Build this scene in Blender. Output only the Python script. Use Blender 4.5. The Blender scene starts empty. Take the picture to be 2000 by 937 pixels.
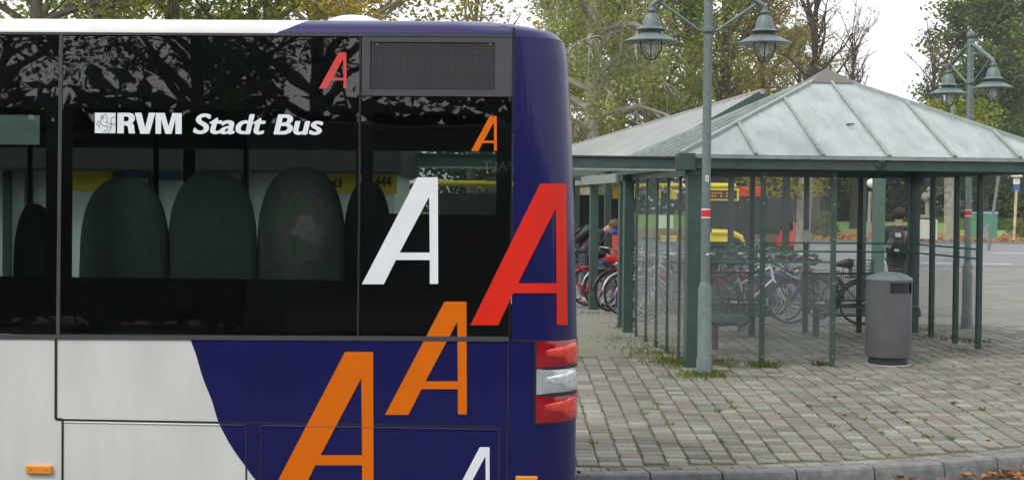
import bpy, bmesh, math, random
from mathutils import Vector, Matrix, Euler
from mathutils.geometry import tessellate_polygon
from math import pi, sin, cos, radians as R

sc = bpy.context.scene
COL = sc.collection
random.seed(7)

# ------------------------------------------------------------------ camera
F = 2800.0; CX, CY = 1000.0, 468.5; HC = 1.85
PITCH, ROLL, SHIFT = R(-0.75), R(0.57), -38.9
cam = bpy.data.cameras.new('camera'); camo = bpy.data.objects.new('camera', cam); COL.objects.link(camo)
CM = Matrix.Rotation(R(90) + PITCH, 3, 'X') @ Matrix.Rotation(ROLL, 3, 'Z')
camo.location = (0, 0, HC); camo.rotation_euler = CM.to_euler()
cam.sensor_width = 36; cam.lens = 36 * F / 2000; cam.shift_y = SHIFT / 2000
cam.clip_start = .1; cam.clip_end = 900
sc.camera = camo
CAM = Vector((0, 0, HC))

# ------------------------------------------------------------------ light
SUN_EL, SUN_AZ = R(48), R(222)          # azimuth clockwise from +Y
w = bpy.data.worlds.new('World'); sc.world = w; w.use_nodes = True
nt = w.node_tree; nt.nodes.clear()
sky = nt.nodes.new('ShaderNodeTexSky'); sky.sky_type = 'NISHITA'; sky.sun_disc = False
sky.sun_elevation = SUN_EL; sky.sun_rotation = SUN_AZ; sky.dust_density = 4; sky.air_density = 1
hs = nt.nodes.new('ShaderNodeHueSaturation'); hs.inputs['Saturation'].default_value = .12
mx = nt.nodes.new('ShaderNodeMixRGB'); mx.inputs[0].default_value = .72; mx.inputs[2].default_value = (11.0, 11.2, 11.6, 1)
bg = nt.nodes.new('ShaderNodeBackground'); bg.inputs[1].default_value = .105
ow = nt.nodes.new('ShaderNodeOutputWorld')
nt.links.new(sky.outputs[0], hs.inputs['Color']); nt.links.new(hs.outputs[0], mx.inputs[1])
nt.links.new(mx.outputs[0], bg.inputs[0]); nt.links.new(bg.outputs[0], ow.inputs[0])
sl = bpy.data.lights.new('sun', 'SUN'); sl.energy = 1.3; sl.angle = R(14); sl.color = (1, .97, .92)
so = bpy.data.objects.new('sun', sl); COL.objects.link(so)
sv = Vector((sin(SUN_AZ) * cos(SUN_EL), cos(SUN_AZ) * cos(SUN_EL), sin(SUN_EL)))
so.rotation_euler = sv.to_track_quat('Z', 'Y').to_euler()
vs = sc.view_settings
vs.view_transform = 'Standard'; vs.look = 'None'; vs.exposure = .50; vs.gamma = 1; vs.use_curve_mapping = False
sc.render.engine = 'CYCLES'
sc.cycles.transparent_max_bounces = 24; sc.cycles.max_bounces = 8; sc.cycles.use_denoising = True

# ------------------------------------------------------------------ measuring helpers: a photo pixel to a real place
def ray(px, py):
    return CM @ Vector(((px - CX) / F, -(py - CY) / F + SHIFT / F, -1))
def ground(px, py, z=0.0):
    d = ray(px, py); t = (z - HC) / d.z; return CAM + d * t
def atY(px, py, Y):
    d = ray(px, py); return CAM + d * (Y / d.y)

# ------------------------------------------------------------------ materials
def new_mat(name):
    m = bpy.data.materials.new(name); m.use_nodes = True; m.node_tree.nodes.clear(); return m, m.node_tree
def pm(name, col, rough=.5, metal=0, coat=0, var=.12, scale=6, bump=0, bscale=60, spec=.5, dirt=None):
    m, t = new_mat(name); N = t.nodes; L = t.links
    out = N.new('ShaderNodeOutputMaterial'); b = N.new('ShaderNodeBsdfPrincipled'); L.new(b.outputs[0], out.inputs[0])
    tc = N.new('ShaderNodeTexCoord'); no = N.new('ShaderNodeTexNoise'); no.inputs['Scale'].default_value = scale
    no.inputs['Detail'].default_value = 6; L.new(tc.outputs['Object'], no.inputs['Vector'])
    ra = N.new('ShaderNodeValToRGB')
    lo = [c * (1 - var) for c in col]; hi = [min(1, c * (1 + var)) for c in col]
    if dirt: lo = dirt
    ra.color_ramp.elements[0].position = .3; ra.color_ramp.elements[1].position = .7
    ra.color_ramp.elements[0].color = (*lo, 1); ra.color_ramp.elements[1].color = (*hi, 1)
    L.new(no.outputs[0], ra.inputs[0]); L.new(ra.outputs[0], b.inputs['Base Color'])
    b.inputs['Roughness'].default_value = rough; b.inputs['Metallic'].default_value = metal
    b.inputs['Coat Weight'].default_value = coat; b.inputs['Coat Roughness'].default_value = .04
    b.inputs['Specular IOR Level'].default_value = spec
    if bump:
        n2 = N.new('ShaderNodeTexNoise'); n2.inputs['Scale'].default_value = bscale; n2.inputs['Detail'].default_value = 4
        L.new(tc.outputs['Object'], n2.inputs['Vector'])
        bu = N.new('ShaderNodeBump'); bu.inputs['Strength'].default_value = bump; bu.inputs['Distance'].default_value = .01
        L.new(n2.outputs[0], bu.inputs['Height']); L.new(bu.outputs[0], b.inputs['Normal'])
    return m
def glass(name, tint, refl_ior=1.5, wav=0, wscale=1.5, veil=0, veilcol=(.6, .65, .65), cap_=.9, rough_=0.0):
    m, t = new_mat(name); N = t.nodes; L = t.links
    out = N.new('ShaderNodeOutputMaterial'); mix = N.new('ShaderNodeMixShader'); L.new(mix.outputs[0], out.inputs[0])
    tr = N.new('ShaderNodeBsdfTransparent'); tr.inputs[0].default_value = (*tint, 1)
    gl = N.new('ShaderNodeBsdfGlossy'); gl.inputs['Roughness'].default_value = rough_; gl.inputs[0].default_value = (1, 1, 1, 1)
    fr = N.new('ShaderNodeFresnel'); fr.inputs[0].default_value = refl_ior
    src = tr
    tc = N.new('ShaderNodeTexCoord')
    if veil:
        di = N.new('ShaderNodeBsdfDiffuse'); di.inputs[0].default_value = (*veilcol, 1)  # uneven diffuse layer mixed over the clear glass
        m2 = N.new('ShaderNodeMixShader'); nz = N.new('ShaderNodeTexNoise'); nz.inputs['Scale'].default_value = 3; nz.inputs['Detail'].default_value = 8
        L.new(tc.outputs['Object'], nz.inputs['Vector'])
        mm = N.new('ShaderNodeMath'); mm.operation = 'MULTIPLY'; mm.inputs[1].default_value = veil * 2
        L.new(nz.outputs[0], mm.inputs[0]); L.new(mm.outputs[0], m2.inputs[0])
        L.new(tr.outputs[0], m2.inputs[1]); L.new(di.outputs[0], m2.inputs[2]); src = m2
    ge = N.new('ShaderNodeNewGeometry'); inv = N.new('ShaderNodeMath'); inv.operation = 'SUBTRACT'; inv.inputs[0].default_value = 1; L.new(ge.outputs['Backfacing'], inv.inputs[1])
    mn = N.new('ShaderNodeMath'); mn.operation = 'MINIMUM'; mn.inputs[1].default_value = cap_; L.new(fr.outputs[0], mn.inputs[0])
    ml = N.new('ShaderNodeMath'); ml.operation = 'MULTIPLY'; L.new(mn.outputs[0], ml.inputs[0]); L.new(inv.outputs[0], ml.inputs[1])
    L.new(ml.outputs[0], mix.inputs[0]); L.new(src.outputs[0], mix.inputs[1]); L.new(gl.outputs[0], mix.inputs[2])
    if wav:
        mp = N.new('ShaderNodeMapping'); mp.inputs['Scale'].default_value = (1, 1, 2.2)
        n2 = N.new('ShaderNodeTexNoise'); n2.inputs['Scale'].default_value = wscale; n2.inputs['Detail'].default_value = 1
        L.new(tc.outputs['Object'], mp.inputs[0]); L.new(mp.outputs[0], n2.inputs['Vector'])
        bu = N.new('ShaderNodeBump'); bu.inputs['Strength'].default_value = 1; bu.inputs['Distance'].default_value = wav
        L.new(n2.outputs[0], bu.inputs['Height'])
        L.new(bu.outputs[0], gl.inputs['Normal'])
    return m
def leafmat(name, cols, transl=.42, rough=.6):
    m, t = new_mat(name); N = t.nodes; L = t.links
    out = N.new('ShaderNodeOutputMaterial'); g = N.new('ShaderNodeNewGeometry'); ra = N.new('ShaderNodeValToRGB')
    ra.color_ramp.interpolation = 'LINEAR'
    el = ra.color_ramp.elements
    while len(el) < len(cols): el.new(.5)
    for i, c in enumerate(cols):
        el[i].position = i / (len(cols) - 1); el[i].color = (*c, 1)
    tc = N.new('ShaderNodeTexCoord'); no = N.new('ShaderNodeTexNoise'); no.inputs['Scale'].default_value = .45; no.inputs['Detail'].default_value = 3
    L.new(tc.outputs['Object'], no.inputs['Vector'])
    a = N.new('ShaderNodeMath'); a.operation = 'MULTIPLY_ADD'; a.inputs[1].default_value = 2.2; a.inputs[2].default_value = -.85
    L.new(no.outputs[0], a.inputs[0])
    b2 = N.new('ShaderNodeMath'); b2.operation = 'MULTIPLY_ADD'; b2.inputs[1].default_value = .5
    L.new(g.outputs['Random Per Island'], b2.inputs[0]); L.new(a.outputs[0], b2.inputs[2])
    L.new(b2.outputs[0], ra.inputs[0])
    d = N.new('ShaderNodeBsdfDiffuse'); tr = N.new('ShaderNodeBsdfTranslucent'); mx = N.new('ShaderNodeMixShader'); mx.inputs[0].default_value = transl
    L.new(ra.outputs[0], d.inputs[0]); L.new(ra.outputs[0], tr.inputs[0]); L.new(d.outputs[0], mx.inputs[1]); L.new(tr.outputs[0], mx.inputs[2])
    L.new(mx.outputs[0], out.inputs[0])
    return m

M = {}
M['green'] = pm('shelter_green_paint', (.033, .064, .053), .42, 0, .1, .22, 9)
M['greenlight'] = pm('weathered_pale_green', (.22, .26, .24), .55, 0, 0, .18, 12)
M['railgreen'] = pm('bright_green_rail', (.01, .12, .07), .35)
M['lampgrey'] = pm('lamp_grey_paint', (.115, .150, .145), .5, 0, 0, .18, 18, .15, 200)
M['shadein'] = pm('lamp_shade_inside', (.52, .51, .53), .6)
M['darkmetal'] = pm('dark_metal', (.02, .025, .025), .45)
M['bingrey'] = pm('bin_grey_paint', (.098, .102, .110), .38, .2, .2, .1, 5)
M['binlid'] = pm('bin_lid', (.17, .19, .2), .4, .2)
M['concrete'] = pm('concrete', (.32, .31, .28), .9, 0, 0, .2, 20, .4, 120)
M['kerb'] = pm('kerb_stone', (.17, .175, .175), .9, 0, 0, .28, 14, .6, 220)
M['black'] = pm('black_plastic', (.012, .012, .013), .5)
M['frit'] = pm('black_frit', (.004, .004, .005), .35)
M['rubber'] = pm('rubber', (.02, .02, .02), .85)
M['seal'] = pm('grey_seal', (.045, .047, .05), .6)
M['seam'] = pm('dark_seam', (.008, .008, .014), .7)
M['grille'] = pm('grille_grey', (.055, .058, .063), .5)
M['white'] = pm('white_film', (.74, .77, .79), .4, 0, .2, .03)
M['orange'] = pm('orange_film', (.64, .135, .001), .45, 0, .0, .04, spec=.2)
M['red'] = pm('red_film', (.66, .022, .010), .45, 0, .0, .04, spec=.2)
M['redglass'] = pm('red_film_on_glass', (.62, .06, .055), .3, 0, .3, .04)
M['amber'] = pm('amber_lens', (.75, .25, .012), .3, 0, .5, .06)
M['chrome'] = pm('silver_metal', (.42, .43, .44), .3, .8)
M['redlens'] = pm('red_lens', (.30, .006, .012), .12, 0, .6, .1)
M['redbright'] = pm('red_reflector', (.85, .06, .03), .25, .3, 1, .25, 40)
M['clearlens'] = pm('clear_lens', (.50, .52, .53), .15, .35, 1, .1)
M['clearbright'] = pm('clear_reflector', (.85, .87, .88), .2, .5, 1, .25, 60)
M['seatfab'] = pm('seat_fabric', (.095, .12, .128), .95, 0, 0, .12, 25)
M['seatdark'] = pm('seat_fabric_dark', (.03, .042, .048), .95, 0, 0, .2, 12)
M['interior'] = pm('interior_grey', (.10, .11, .11), .8)
M['busglass'] = glass('bus_tinted_glass', (.60, .65, .63), 1.75, .0006, 2.0, rough_=.012)
M['busglass_far'] = glass('bus_far_glass', (.86, .9, .88), 1.5)
M['pane'] = glass('shelter_pane', (.965, .975, .972), 1.5, 0, 1, .055, (.42, .46, .45), .38)
M['roofpane'] = None
M['brown'] = pm('roof_cap', (.12, .115, .10), .7)
M['corr'] = None
M['lampglass'] = glass('lamp_glass', (.9, .92, .92), 1.5, 0, 1, .09, (.8, .8, .8))
M['signwhite'] = pm('sign_white', (.75, .76, .74), .6)
M['signred'] = pm('sign_red', (.6, .02, .02), .5)
M['yellow'] = pm('yellow_paint', (.78, .58, .02), .4, 0, .3, .05)
M['busred'] = pm('far_bus_red', (.65, .02, .015), .35, 0, .4, .05)
M['darkwin'] = pm('far_window', (.03, .04, .04), .12, 0, .5)
M['ledam'] = pm('led_text', (.8, .25, .03), .5)
M['housewall'] = pm('render_wall', (.62, .64, .62), .8, 0, 0, .05, 3)
M['blueposter'] = pm('blue_poster', (.06, .14, .32), .5)
M['skin'] = pm('skin', (.50, .29, .21), .5)
M['hairbrown'] = pm('brown_hair', (.13, .08, .045), .8, 0, 0, .3, 60, .4, 200)
M['hairdark'] = pm('dark_hair', (.025, .017, .013), .8, 0, 0, .3, 60, .4, 200)
M['jacketgrey'] = pm('charcoal_jacket', (.035, .036, .042), .85, 0, 0, .2, 20)
M['jacketblack'] = pm('black_jacket', (.016, .017, .02), .7, 0, 0, .3, 20)
M['jeans'] = pm('grey_trousers', (.05, .055, .065), .9, 0, 0, .2, 20)
M['bluefab'] = pm('blue_shirt', (.12, .18, .33), .9)
M['creamfab'] = pm('cream_hem', (.6, .58, .5), .9)
M['shoe'] = pm('shoe', (.3, .3, .3), .7)
M['bark'] = pm('bark', (.13, .105, .08), .95, 0, 0, .35, 8, .7, 30)
M['barkpale'] = pm('pale_bark', (.30, .27, .22), .95, 0, 0, .35, 5, .6, 30)
M['barkdark'] = pm('dark_bark', (.075, .055, .045), .95, 0, 0, .3, 8)
M['lf_green'] = leafmat('leaf_green', [(.075, .13, .03), (.14, .21, .04), (.25, .30, .05), (.40, .38, .06)])
M['lf_birch'] = leafmat('leaf_birch', [(.13, .17, .055), (.20, .25, .07), (.31, .35, .09), (.42, .41, .11)])
M['lf_yellow'] = leafmat('leaf_yellow', [(0.130, 0.160, 0.030), (0.260, 0.240, 0.040), (0.420, 0.320, 0.040), (0.520, 0.340, 0.050)])
M['lf_brown'] = leafmat('leaf_brown', [(.15, .16, .05), (.23, .23, .06), (.36, .29, .08), (.42, .30, .09)])
M['lf_ivy'] = leafmat('leaf_ivy', [(.05, .085, .025), (.09, .14, .035), (.15, .20, .05), (.45, .40, .06)])
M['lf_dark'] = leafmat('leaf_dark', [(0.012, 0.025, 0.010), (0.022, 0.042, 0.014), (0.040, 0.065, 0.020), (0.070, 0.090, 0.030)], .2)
M['lf_bush'] = leafmat('leaf_bush', [(0.054, 0.095, 0.027), (0.095, 0.149, 0.041), (0.162, 0.203, 0.068), (0.216, 0.216, 0.081)], .25)
M['weed'] = leafmat('weed', [(.07, .10, .02), (.11, .15, .03), (.17, .20, .04), (.23, .22, .07)], .3)
M['dead'] = leafmat('dead_leaf', [(.16, .05, .02), (.33, .12, .04), (.42, .22, .09), (.5, .36, .2)], .15)

# ------------------------------------------------------------------ mesh helpers
class MB:
    def __init__(s): s.v = []; s.f = []; s.mi = []
    def add(s, vs, fs, mi=0):
        o = len(s.v); s.v += [tuple(v) for v in vs]
        for f in fs: s.f.append(tuple(i + o for i in f)); s.mi.append(mi)
    def box(s, c, d, rot=None, mi=0, bev=0):
        hx, hy, hz = d[0] / 2, d[1] / 2, d[2] / 2
        if bev:
            b = min(bev, hx * .9, hy * .9, hz * .9); vs = []; idx = {}
            for sx in (-1, 1):
                for sy in (-1, 1):
                    for sz in (-1, 1):
                        for k in range(3):
                            p = [sx * (hx - b), sy * (hy - b), sz * (hz - b)]
                            p[k] = (sx * hx, sy * hy, sz * hz)[k]
                            idx[(sx, sy, sz, k)] = len(vs); vs.append(Vector(p))
            fs = []
            for k in range(3):
                a, bb = (k + 1) % 3, (k + 2) % 3
                for sg in (-1, 1):
                    q = []
                    for (u, v) in ((-1, -1), (1, -1), (1, 1), (-1, 1)):
                        t = [0, 0, 0]; t[k] = sg; t[a] = u; t[bb] = v; q.append(idx[(t[0], t[1], t[2], k)])
                    fs.append(q if sg > 0 else q[::-1])
            for k in range(3):
                a, bb = (k + 1) % 3, (k + 2) % 3
                for sa in (-1, 1):
                    for sb in (-1, 1):
                        t0 = [0, 0, 0]; t0[a] = sa; t0[bb] = sb; t1 = list(t0); t0[k] = -1; t1[k] = 1
                        fs.append([idx[(*t0, a)], idx[(*t1, a)], idx[(*t1, bb)], idx[(*t0, bb)]])
            for sx in (-1, 1):
                for sy in (-1, 1):
                    for sz in (-1, 1): fs.append([idx[(sx, sy, sz, k)] for k in range(3)])
        else:
            vs = [Vector((x, y, z)) for x in (-hx, hx) for y in (-hy, hy) for z in (-hz, hz)]
            fs = [(0, 1, 3, 2), (4, 6, 7, 5), (0, 4, 5, 1), (2, 3, 7, 6), (0, 2, 6, 4), (1, 5, 7, 3)]
        if rot is not None: vs = [rot @ v for v in vs]
        c = Vector(c); s.add([v + c for v in vs], fs, mi); return s
    def bar(s, a, b, wd, ht, mi=0, up=Vector((0, 0, 1)), bev=0):
        a, b = Vector(a), Vector(b); d = b - a; L = d.length; x = d.normalized()
        y = up.cross(x)
        if y.length < 1e-4: y = Vector((0, 1, 0))
        y.normalize(); z = x.cross(y); m = Matrix((x, y, z)).transposed()
        return s.box((a + b) / 2, (L, wd, ht), m, mi, bev)
    def tube(s, pts, r, n=8, mi=0, cap=True):
        pts = [Vector(p) for p in pts]; k = len(pts)
        if not isinstance(r, (list, tuple)): r = [r] * k
        prev = None; rings = []
        for i, p in enumerate(pts):
            d = (pts[min(i + 1, k - 1)] - pts[max(i - 1, 0)])
            d = d.normalized() if d.length > 1e-9 else Vector((0, 0, 1))
            if prev is None:
                u = d.orthogonal().normalized()
            else:
                u = prev - d * prev.dot(d)
                u = u.normalized() if u.length > 1e-6 else d.orthogonal().normalized()
            prev = u; v = d.cross(u)
            rings.append([p + (u * cos(2 * pi * j / n) + v * sin(2 * pi * j / n)) * r[i] for j in range(n)])
        vs = [q for rg in rings for q in rg]; fs = []
        for i in range(k - 1):
            for j in range(n):
                j2 = (j + 1) % n; fs.append((i * n + j, i * n + j2, (i + 1) * n + j2, (i + 1) * n + j))
        if cap: fs.append(tuple(range(n))[::-1]); fs.append(tuple((k - 1) * n + j for j in range(n)))
        s.add(vs, fs, mi); return s
    def lathe(s, prof, c=(0, 0, 0), n=28, mi=0):
        c = Vector(c); vs = []; fs = []
        for (r, z) in prof:
            for j in range(n):
                a = 2 * pi * j / n; vs.append(c + Vector((r * cos(a), r * sin(a), z)))
        for i in range(len(prof) - 1):
            for j in range(n):
                j2 = (j + 1) % n; fs.append((i * n + j, i * n + j2, (i + 1) * n + j2, (i + 1) * n + j))
        if prof[0][0] > 1e-5: fs.append(tuple(range(n))[::-1])
        if prof[-1][0] > 1e-5: fs.append(tuple((len(prof) - 1) * n + j for j in range(n)))
        s.add(vs, fs, mi); return s
    def ring(s, c, rad, r, axis='Y', n=30, m=6, a0=0, a1=2 * pi, mi=0):
        c = Vector(c); full = abs(a1 - a0 - 2 * pi) < 1e-6; pts = []
        K = n if full else n + 1; vs = []; fs = []
        for i in range(K):
            a = a0 + (a1 - a0) * i / n
            rd = Vector((cos(a), 0, sin(a))) if axis == 'Y' else Vector((cos(a), sin(a), 0))
            ax = Vector((0, 1, 0)) if axis == 'Y' else Vector((0, 0, 1))
            for j in range(m):
                b = 2 * pi * j / m; vs.append(c + rd * (rad + r * cos(b)) + ax * r * sin(b))
        for i in range(n if full else K - 1):
            for j in range(m):
                i2 = (i + 1) % K; j2 = (j + 1) % m; fs.append((i * m + j, i * m + j2, i2 * m + j2, i2 * m + j))
        s.add(vs, fs, mi); return s
    def ball(s, c, r, n=14, k=9, mi=0):
        r = r if isinstance(r, (tuple, list)) else (r, r, r); c = Vector(c); vs = []; fs = []
        for i in range(k + 1):
            t = pi * i / k
            for j in range(n):
                a = 2 * pi * j / n; vs.append(c + Vector((r[0] * sin(t) * cos(a), r[1] * sin(t) * sin(a), r[2] * cos(t))))
        for i in range(k):
            for j in range(n):
                j2 = (j + 1) % n; fs.append((i * n + j, (i + 1) * n + j, (i + 1) * n + j2, i * n + j2))
        s.add(vs, fs, mi); return s
    def quad(s, a, b, c, d, mi=0): s.add([a, b, c, d], [(0, 1, 2, 3)], mi); return s
    def build(s, name, mats, parent=None, smooth=False, merge=False):
        me = bpy.data.meshes.new(name); me.from_pydata(s.v, [], s.f)
        if not isinstance(mats, (list, tuple)): mats = [mats]
        for m in mats: me.materials.append(m)
        if len(mats) > 1: me.polygons.foreach_set('material_index', s.mi)
        if merge or True:
            if len(s.f) < 60000:
                b = bmesh.new(); b.from_mesh(me)
                if merge: bmesh.ops.remove_doubles(b, verts=b.verts, dist=1e-4)
                if len(s.f) < 4000 and not getattr(s, 'keep', False): bmesh.ops.recalc_face_normals(b, faces=b.faces)
                b.to_mesh(me); b.free()
        if smooth: smooth_me(me, smooth if smooth is not True else 40)
        me.update()
        o = bpy.data.objects.new(name, me); COL.objects.link(o)
        if parent: o.parent = parent
        return o
def smooth_me(me, ang=40):
    me.polygons.foreach_set('use_smooth', [True] * len(me.polygons))
    try: me.set_sharp_from_angle(angle=R(ang))
    except Exception: pass

def tag(o, label=None, cat=None, group=None, kind=None):
    if label: o['label'] = label
    if cat: o['category'] = cat
    if group: o['group'] = group
    if kind: o['kind'] = kind
    return o
def thing(name, label, cat, loc=(0, 0, 0), rz=0, group=None):
    o = bpy.data.objects.new(name, None); COL.objects.link(o); o.location = loc; o.rotation_euler = (0, 0, rz)
    o.empty_display_size = .1
    return tag(o, label, cat, group)
def copy_tree(o, parent=None):
    c = o.copy(); COL.objects.link(c); c.parent = parent
    for ch in list(o.children): copy_tree(ch, c)
    return c

def textpoly(txt, size=1, offset=0, shear=0, spacing=1):
    cu = bpy.data.curves.new('t', 'FONT'); cu.body = txt; cu.size = size; cu.offset = offset; cu.shear = shear; cu.space_character = spacing
    o = bpy.data.objects.new('t', cu); COL.objects.link(o)
    dg = bpy.context.evaluated_depsgraph_get(); me = o.evaluated_get(dg).to_mesh()
    vs = [(v.co.x, v.co.y) for v in me.vertices]; fs = [tuple(p.vertices) for p in me.polygons]
    o.evaluated_get(dg).to_mesh_clear(); bpy.data.objects.remove(o); bpy.data.curves.remove(cu)
    x0 = min(v[0] for v in vs); x1 = max(v[0] for v in vs); y0 = min(v[1] for v in vs); y1 = max(v[1] for v in vs)
    return [((x - x0) / (x1 - x0), (y - y0) / (y1 - y0)) for x, y in vs], fs

# ================================================================== SETTING: ground
def paver_mat():
    m, t = new_mat('pavers'); N = t.nodes; L = t.links
    out = N.new('ShaderNodeOutputMaterial'); b = N.new('ShaderNodeBsdfPrincipled'); L.new(b.outputs[0], out.inputs[0])
    g = N.new('ShaderNodeNewGeometry'); ra = N.new('ShaderNodeValToRGB'); el = ra.color_ramp.elements
    cs = [(.115, .110, .088), (.165, .162, .132), (.195, .193, .158), (.25, .248, .21), (.165, .138, .114), (.195, .170, .142)]
    while len(el) < 6: el.new(.5)
    for i, c in enumerate(cs): el[i].position = (0, .22, .5, .72, .80, 1)[i]; el[i].color = (*c, 1)
    L.new(g.outputs['Random Per Island'], ra.inputs[0])
    tc = N.new('ShaderNodeTexCoord'); n1 = N.new('ShaderNodeTexNoise'); n1.inputs['Scale'].default_value = 65; n1.inputs['Detail'].default_value = 8
    L.new(tc.outputs['Object'], n1.inputs[0]); n3 = N.new('ShaderNodeTexNoise'); n3.inputs['Scale'].default_value = 1.1; n3.inputs['Detail'].default_value = 6
    L.new(tc.outputs['Object'], n3.inputs[0])
    mr = N.new('ShaderNodeMapRange'); mr.inputs[1].default_value = .3; mr.inputs[2].default_value = .7; mr.inputs[3].default_value = .62; mr.inputs[4].default_value = 1.28
    L.new(n1.outputs[0], mr.inputs[0])
    mr2 = N.new('ShaderNodeMapRange'); mr2.inputs[1].default_value = .3; mr2.inputs[2].default_value = .7; mr2.inputs[3].default_value = .8; mr2.inputs[4].default_value = 1.12
    L.new(n3.outputs[0], mr2.inputs[0])
    mu = N.new('ShaderNodeMath'); mu.operation = 'MULTIPLY'; L.new(mr.outputs[0], mu.inputs[0]); L.new(mr2.outputs[0], mu.inputs[1])
    vm = N.new('ShaderNodeVectorMath'); vm.operation = 'SCALE'; L.new(ra.outputs[0], vm.inputs[0]); L.new(mu.outputs[0], vm.inputs['Scale'])
    L.new(vm.outputs[0], b.inputs['Base Color']); b.inputs['Roughness'].default_value = .85
    bu = N.new('ShaderNodeBump'); bu.inputs['Strength'].default_value = .5; bu.inputs['Distance'].default_value = .006
    L.new(n1.outputs[0], bu.inputs['Height']); L.new(bu.outputs[0], b.inputs['Normal'])
    return m
def mixmat(name, c1, c2, c3, s1=2, s2=40, rough=.9, thr=(.4, .6), bump=.3):
    m, t = new_mat(name); N = t.nodes; L = t.links
    out = N.new('ShaderNodeOutputMaterial'); b = N.new('ShaderNodeBsdfPrincipled'); L.new(b.outputs[0], out.inputs[0])
    tc = N.new('ShaderNodeTexCoord'); n1 = N.new('ShaderNodeTexNoise'); n1.inputs['Scale'].default_value = s1; n1.inputs['Detail'].default_value = 8; n1.inputs['Roughness'].default_value = .65
    n2 = N.new('ShaderNodeTexNoise'); n2.inputs['Scale'].default_value = s2; n2.inputs['Detail'].default_value = 6
    L.new(tc.outputs['Object'], n1.inputs[0]); L.new(tc.outputs['Object'], n2.inputs[0])
    r1 = N.new('ShaderNodeValToRGB'); r1.color_ramp.elements[0].position = .35; r1.color_ramp.elements[1].position = .65
    r1.color_ramp.elements[0].color = (*c1, 1); r1.color_ramp.elements[1].color = (*c2, 1); L.new(n2.outputs[0], r1.inputs[0])
    r2 = N.new('ShaderNodeMapRange'); r2.inputs[1].default_value = thr[0]; r2.inputs[2].default_value = thr[1]; L.new(n1.outputs[0], r2.inputs[0])
    mx = N.new('ShaderNodeMixRGB'); L.new(r2.outputs[0], mx.inputs[0]); L.new(r1.outputs[0], mx.inputs[1]); mx.inputs[2].default_value = (*c3, 1)
    L.new(mx.outputs[0], b.inputs['Base Color']); b.inputs['Roughness'].default_value = rough
    bu = N.new('ShaderNodeBump'); bu.inputs['Strength'].default_value = bump; bu.inputs['Distance'].default_value = .01
    L.new(n2.outputs[0], bu.inputs['Height']); L.new(bu.outputs[0], b.inputs['Normal'])
    return m
def brickmat(name, c1, c2, mort, sx, sy, rot=0):
    m, t = new_mat(name); N = t.nodes; L = t.links
    out = N.new('ShaderNodeOutputMaterial'); b = N.new('ShaderNodeBsdfPrincipled'); L.new(b.outputs[0], out.inputs[0])
    tc = N.new('ShaderNodeTexCoord'); mp = N.new('ShaderNodeMapping'); mp.inputs['Rotation'].default_value = (0, 0, rot)
    L.new(tc.outputs['Object'], mp.inputs[0])
    br = N.new('ShaderNodeTexBrick'); br.inputs['Scale'].default_value = 1; br.inputs['Brick Width'].default_value = sx; br.inputs['Row Height'].default_value = sy
    br.inputs['Mortar Size'].default_value = .007; br.inputs['Color1'].default_value = (*c1, 1); br.inputs['Color2'].default_value = (*c2, 1); br.inputs['Mortar'].default_value = (*mort, 1)
    br.inputs['Bias'].default_value = -.1
    L.new(mp.outputs[0], br.inputs[0])
    n1 = N.new('ShaderNodeTexNoise'); n1.inputs['Scale'].default_value = .8; n1.inputs['Detail'].default_value = 10; n1.inputs['Roughness'].default_value = .7
    L.new(tc.outputs['Object'], n1.inputs[0])
    mr = N.new('ShaderNodeMapRange'); mr.inputs[1].default_value = .3; mr.inputs[2].default_value = .7; mr.inputs[3].default_value = .75; mr.inputs[4].default_value = 1.2
    L.new(n1.outputs[0], mr.inputs[0])
    vm = N.new('ShaderNodeVectorMath'); vm.operation = 'SCALE'; L.new(br.outputs[0], vm.inputs[0]); L.new(mr.outputs[0], vm.inputs['Scale'])
    L.new(vm.outputs[0], b.inputs['Base Color']); b.inputs['Roughness'].default_value = .88
    return m
M['paver'] = paver_mat()
M['bed'] = mixmat('joint_moss_and_sand', (.05, .045, .035), (.10, .09, .07), (.11, .14, .035), 1.6, 60, .95, (.46, .62))
M['mosspave'] = mixmat('mossy_small_setts', (.14, .135, .105), (.20, .195, .155), (.12, .135, .06), 1.2, 30, .95, (.5, .75), .7)
M['plaza'] = brickmat('plaza_pavers', (.215, .212, .185), (.165, .162, .14), (.08, .08, .065), .2, .1, R(4))
M['lane'] = brickmat('bus_lane_setts', (.11, .115, .12), (.085, .09, .095), (.03, .03, .03), .22, .14, R(-25))
M['asphalt'] = mixmat('asphalt', (.16, .165, .175), (.19, .195, .205), (.175, .18, .195), .5, 60)
M['lawn'] = mixmat('lawn', (.09, .20, .02), (.14, .30, .03), (.16, .27, .04), .4, 12)
M['litter'] = mixmat('leafy_verge', (.10, .11, .03), (.30, .17, .06), (.36, .20, .08), .9, 7, .95, (.45, .6))
M['soil'] = mixmat('ground', (.06, .07, .03), (.10, .11, .05), (.08, .09, .04), .1, 4)
M['paint'] = pm('road_paint', (.7, .7, .7), .7, 0, 0, .2, 3)

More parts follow.
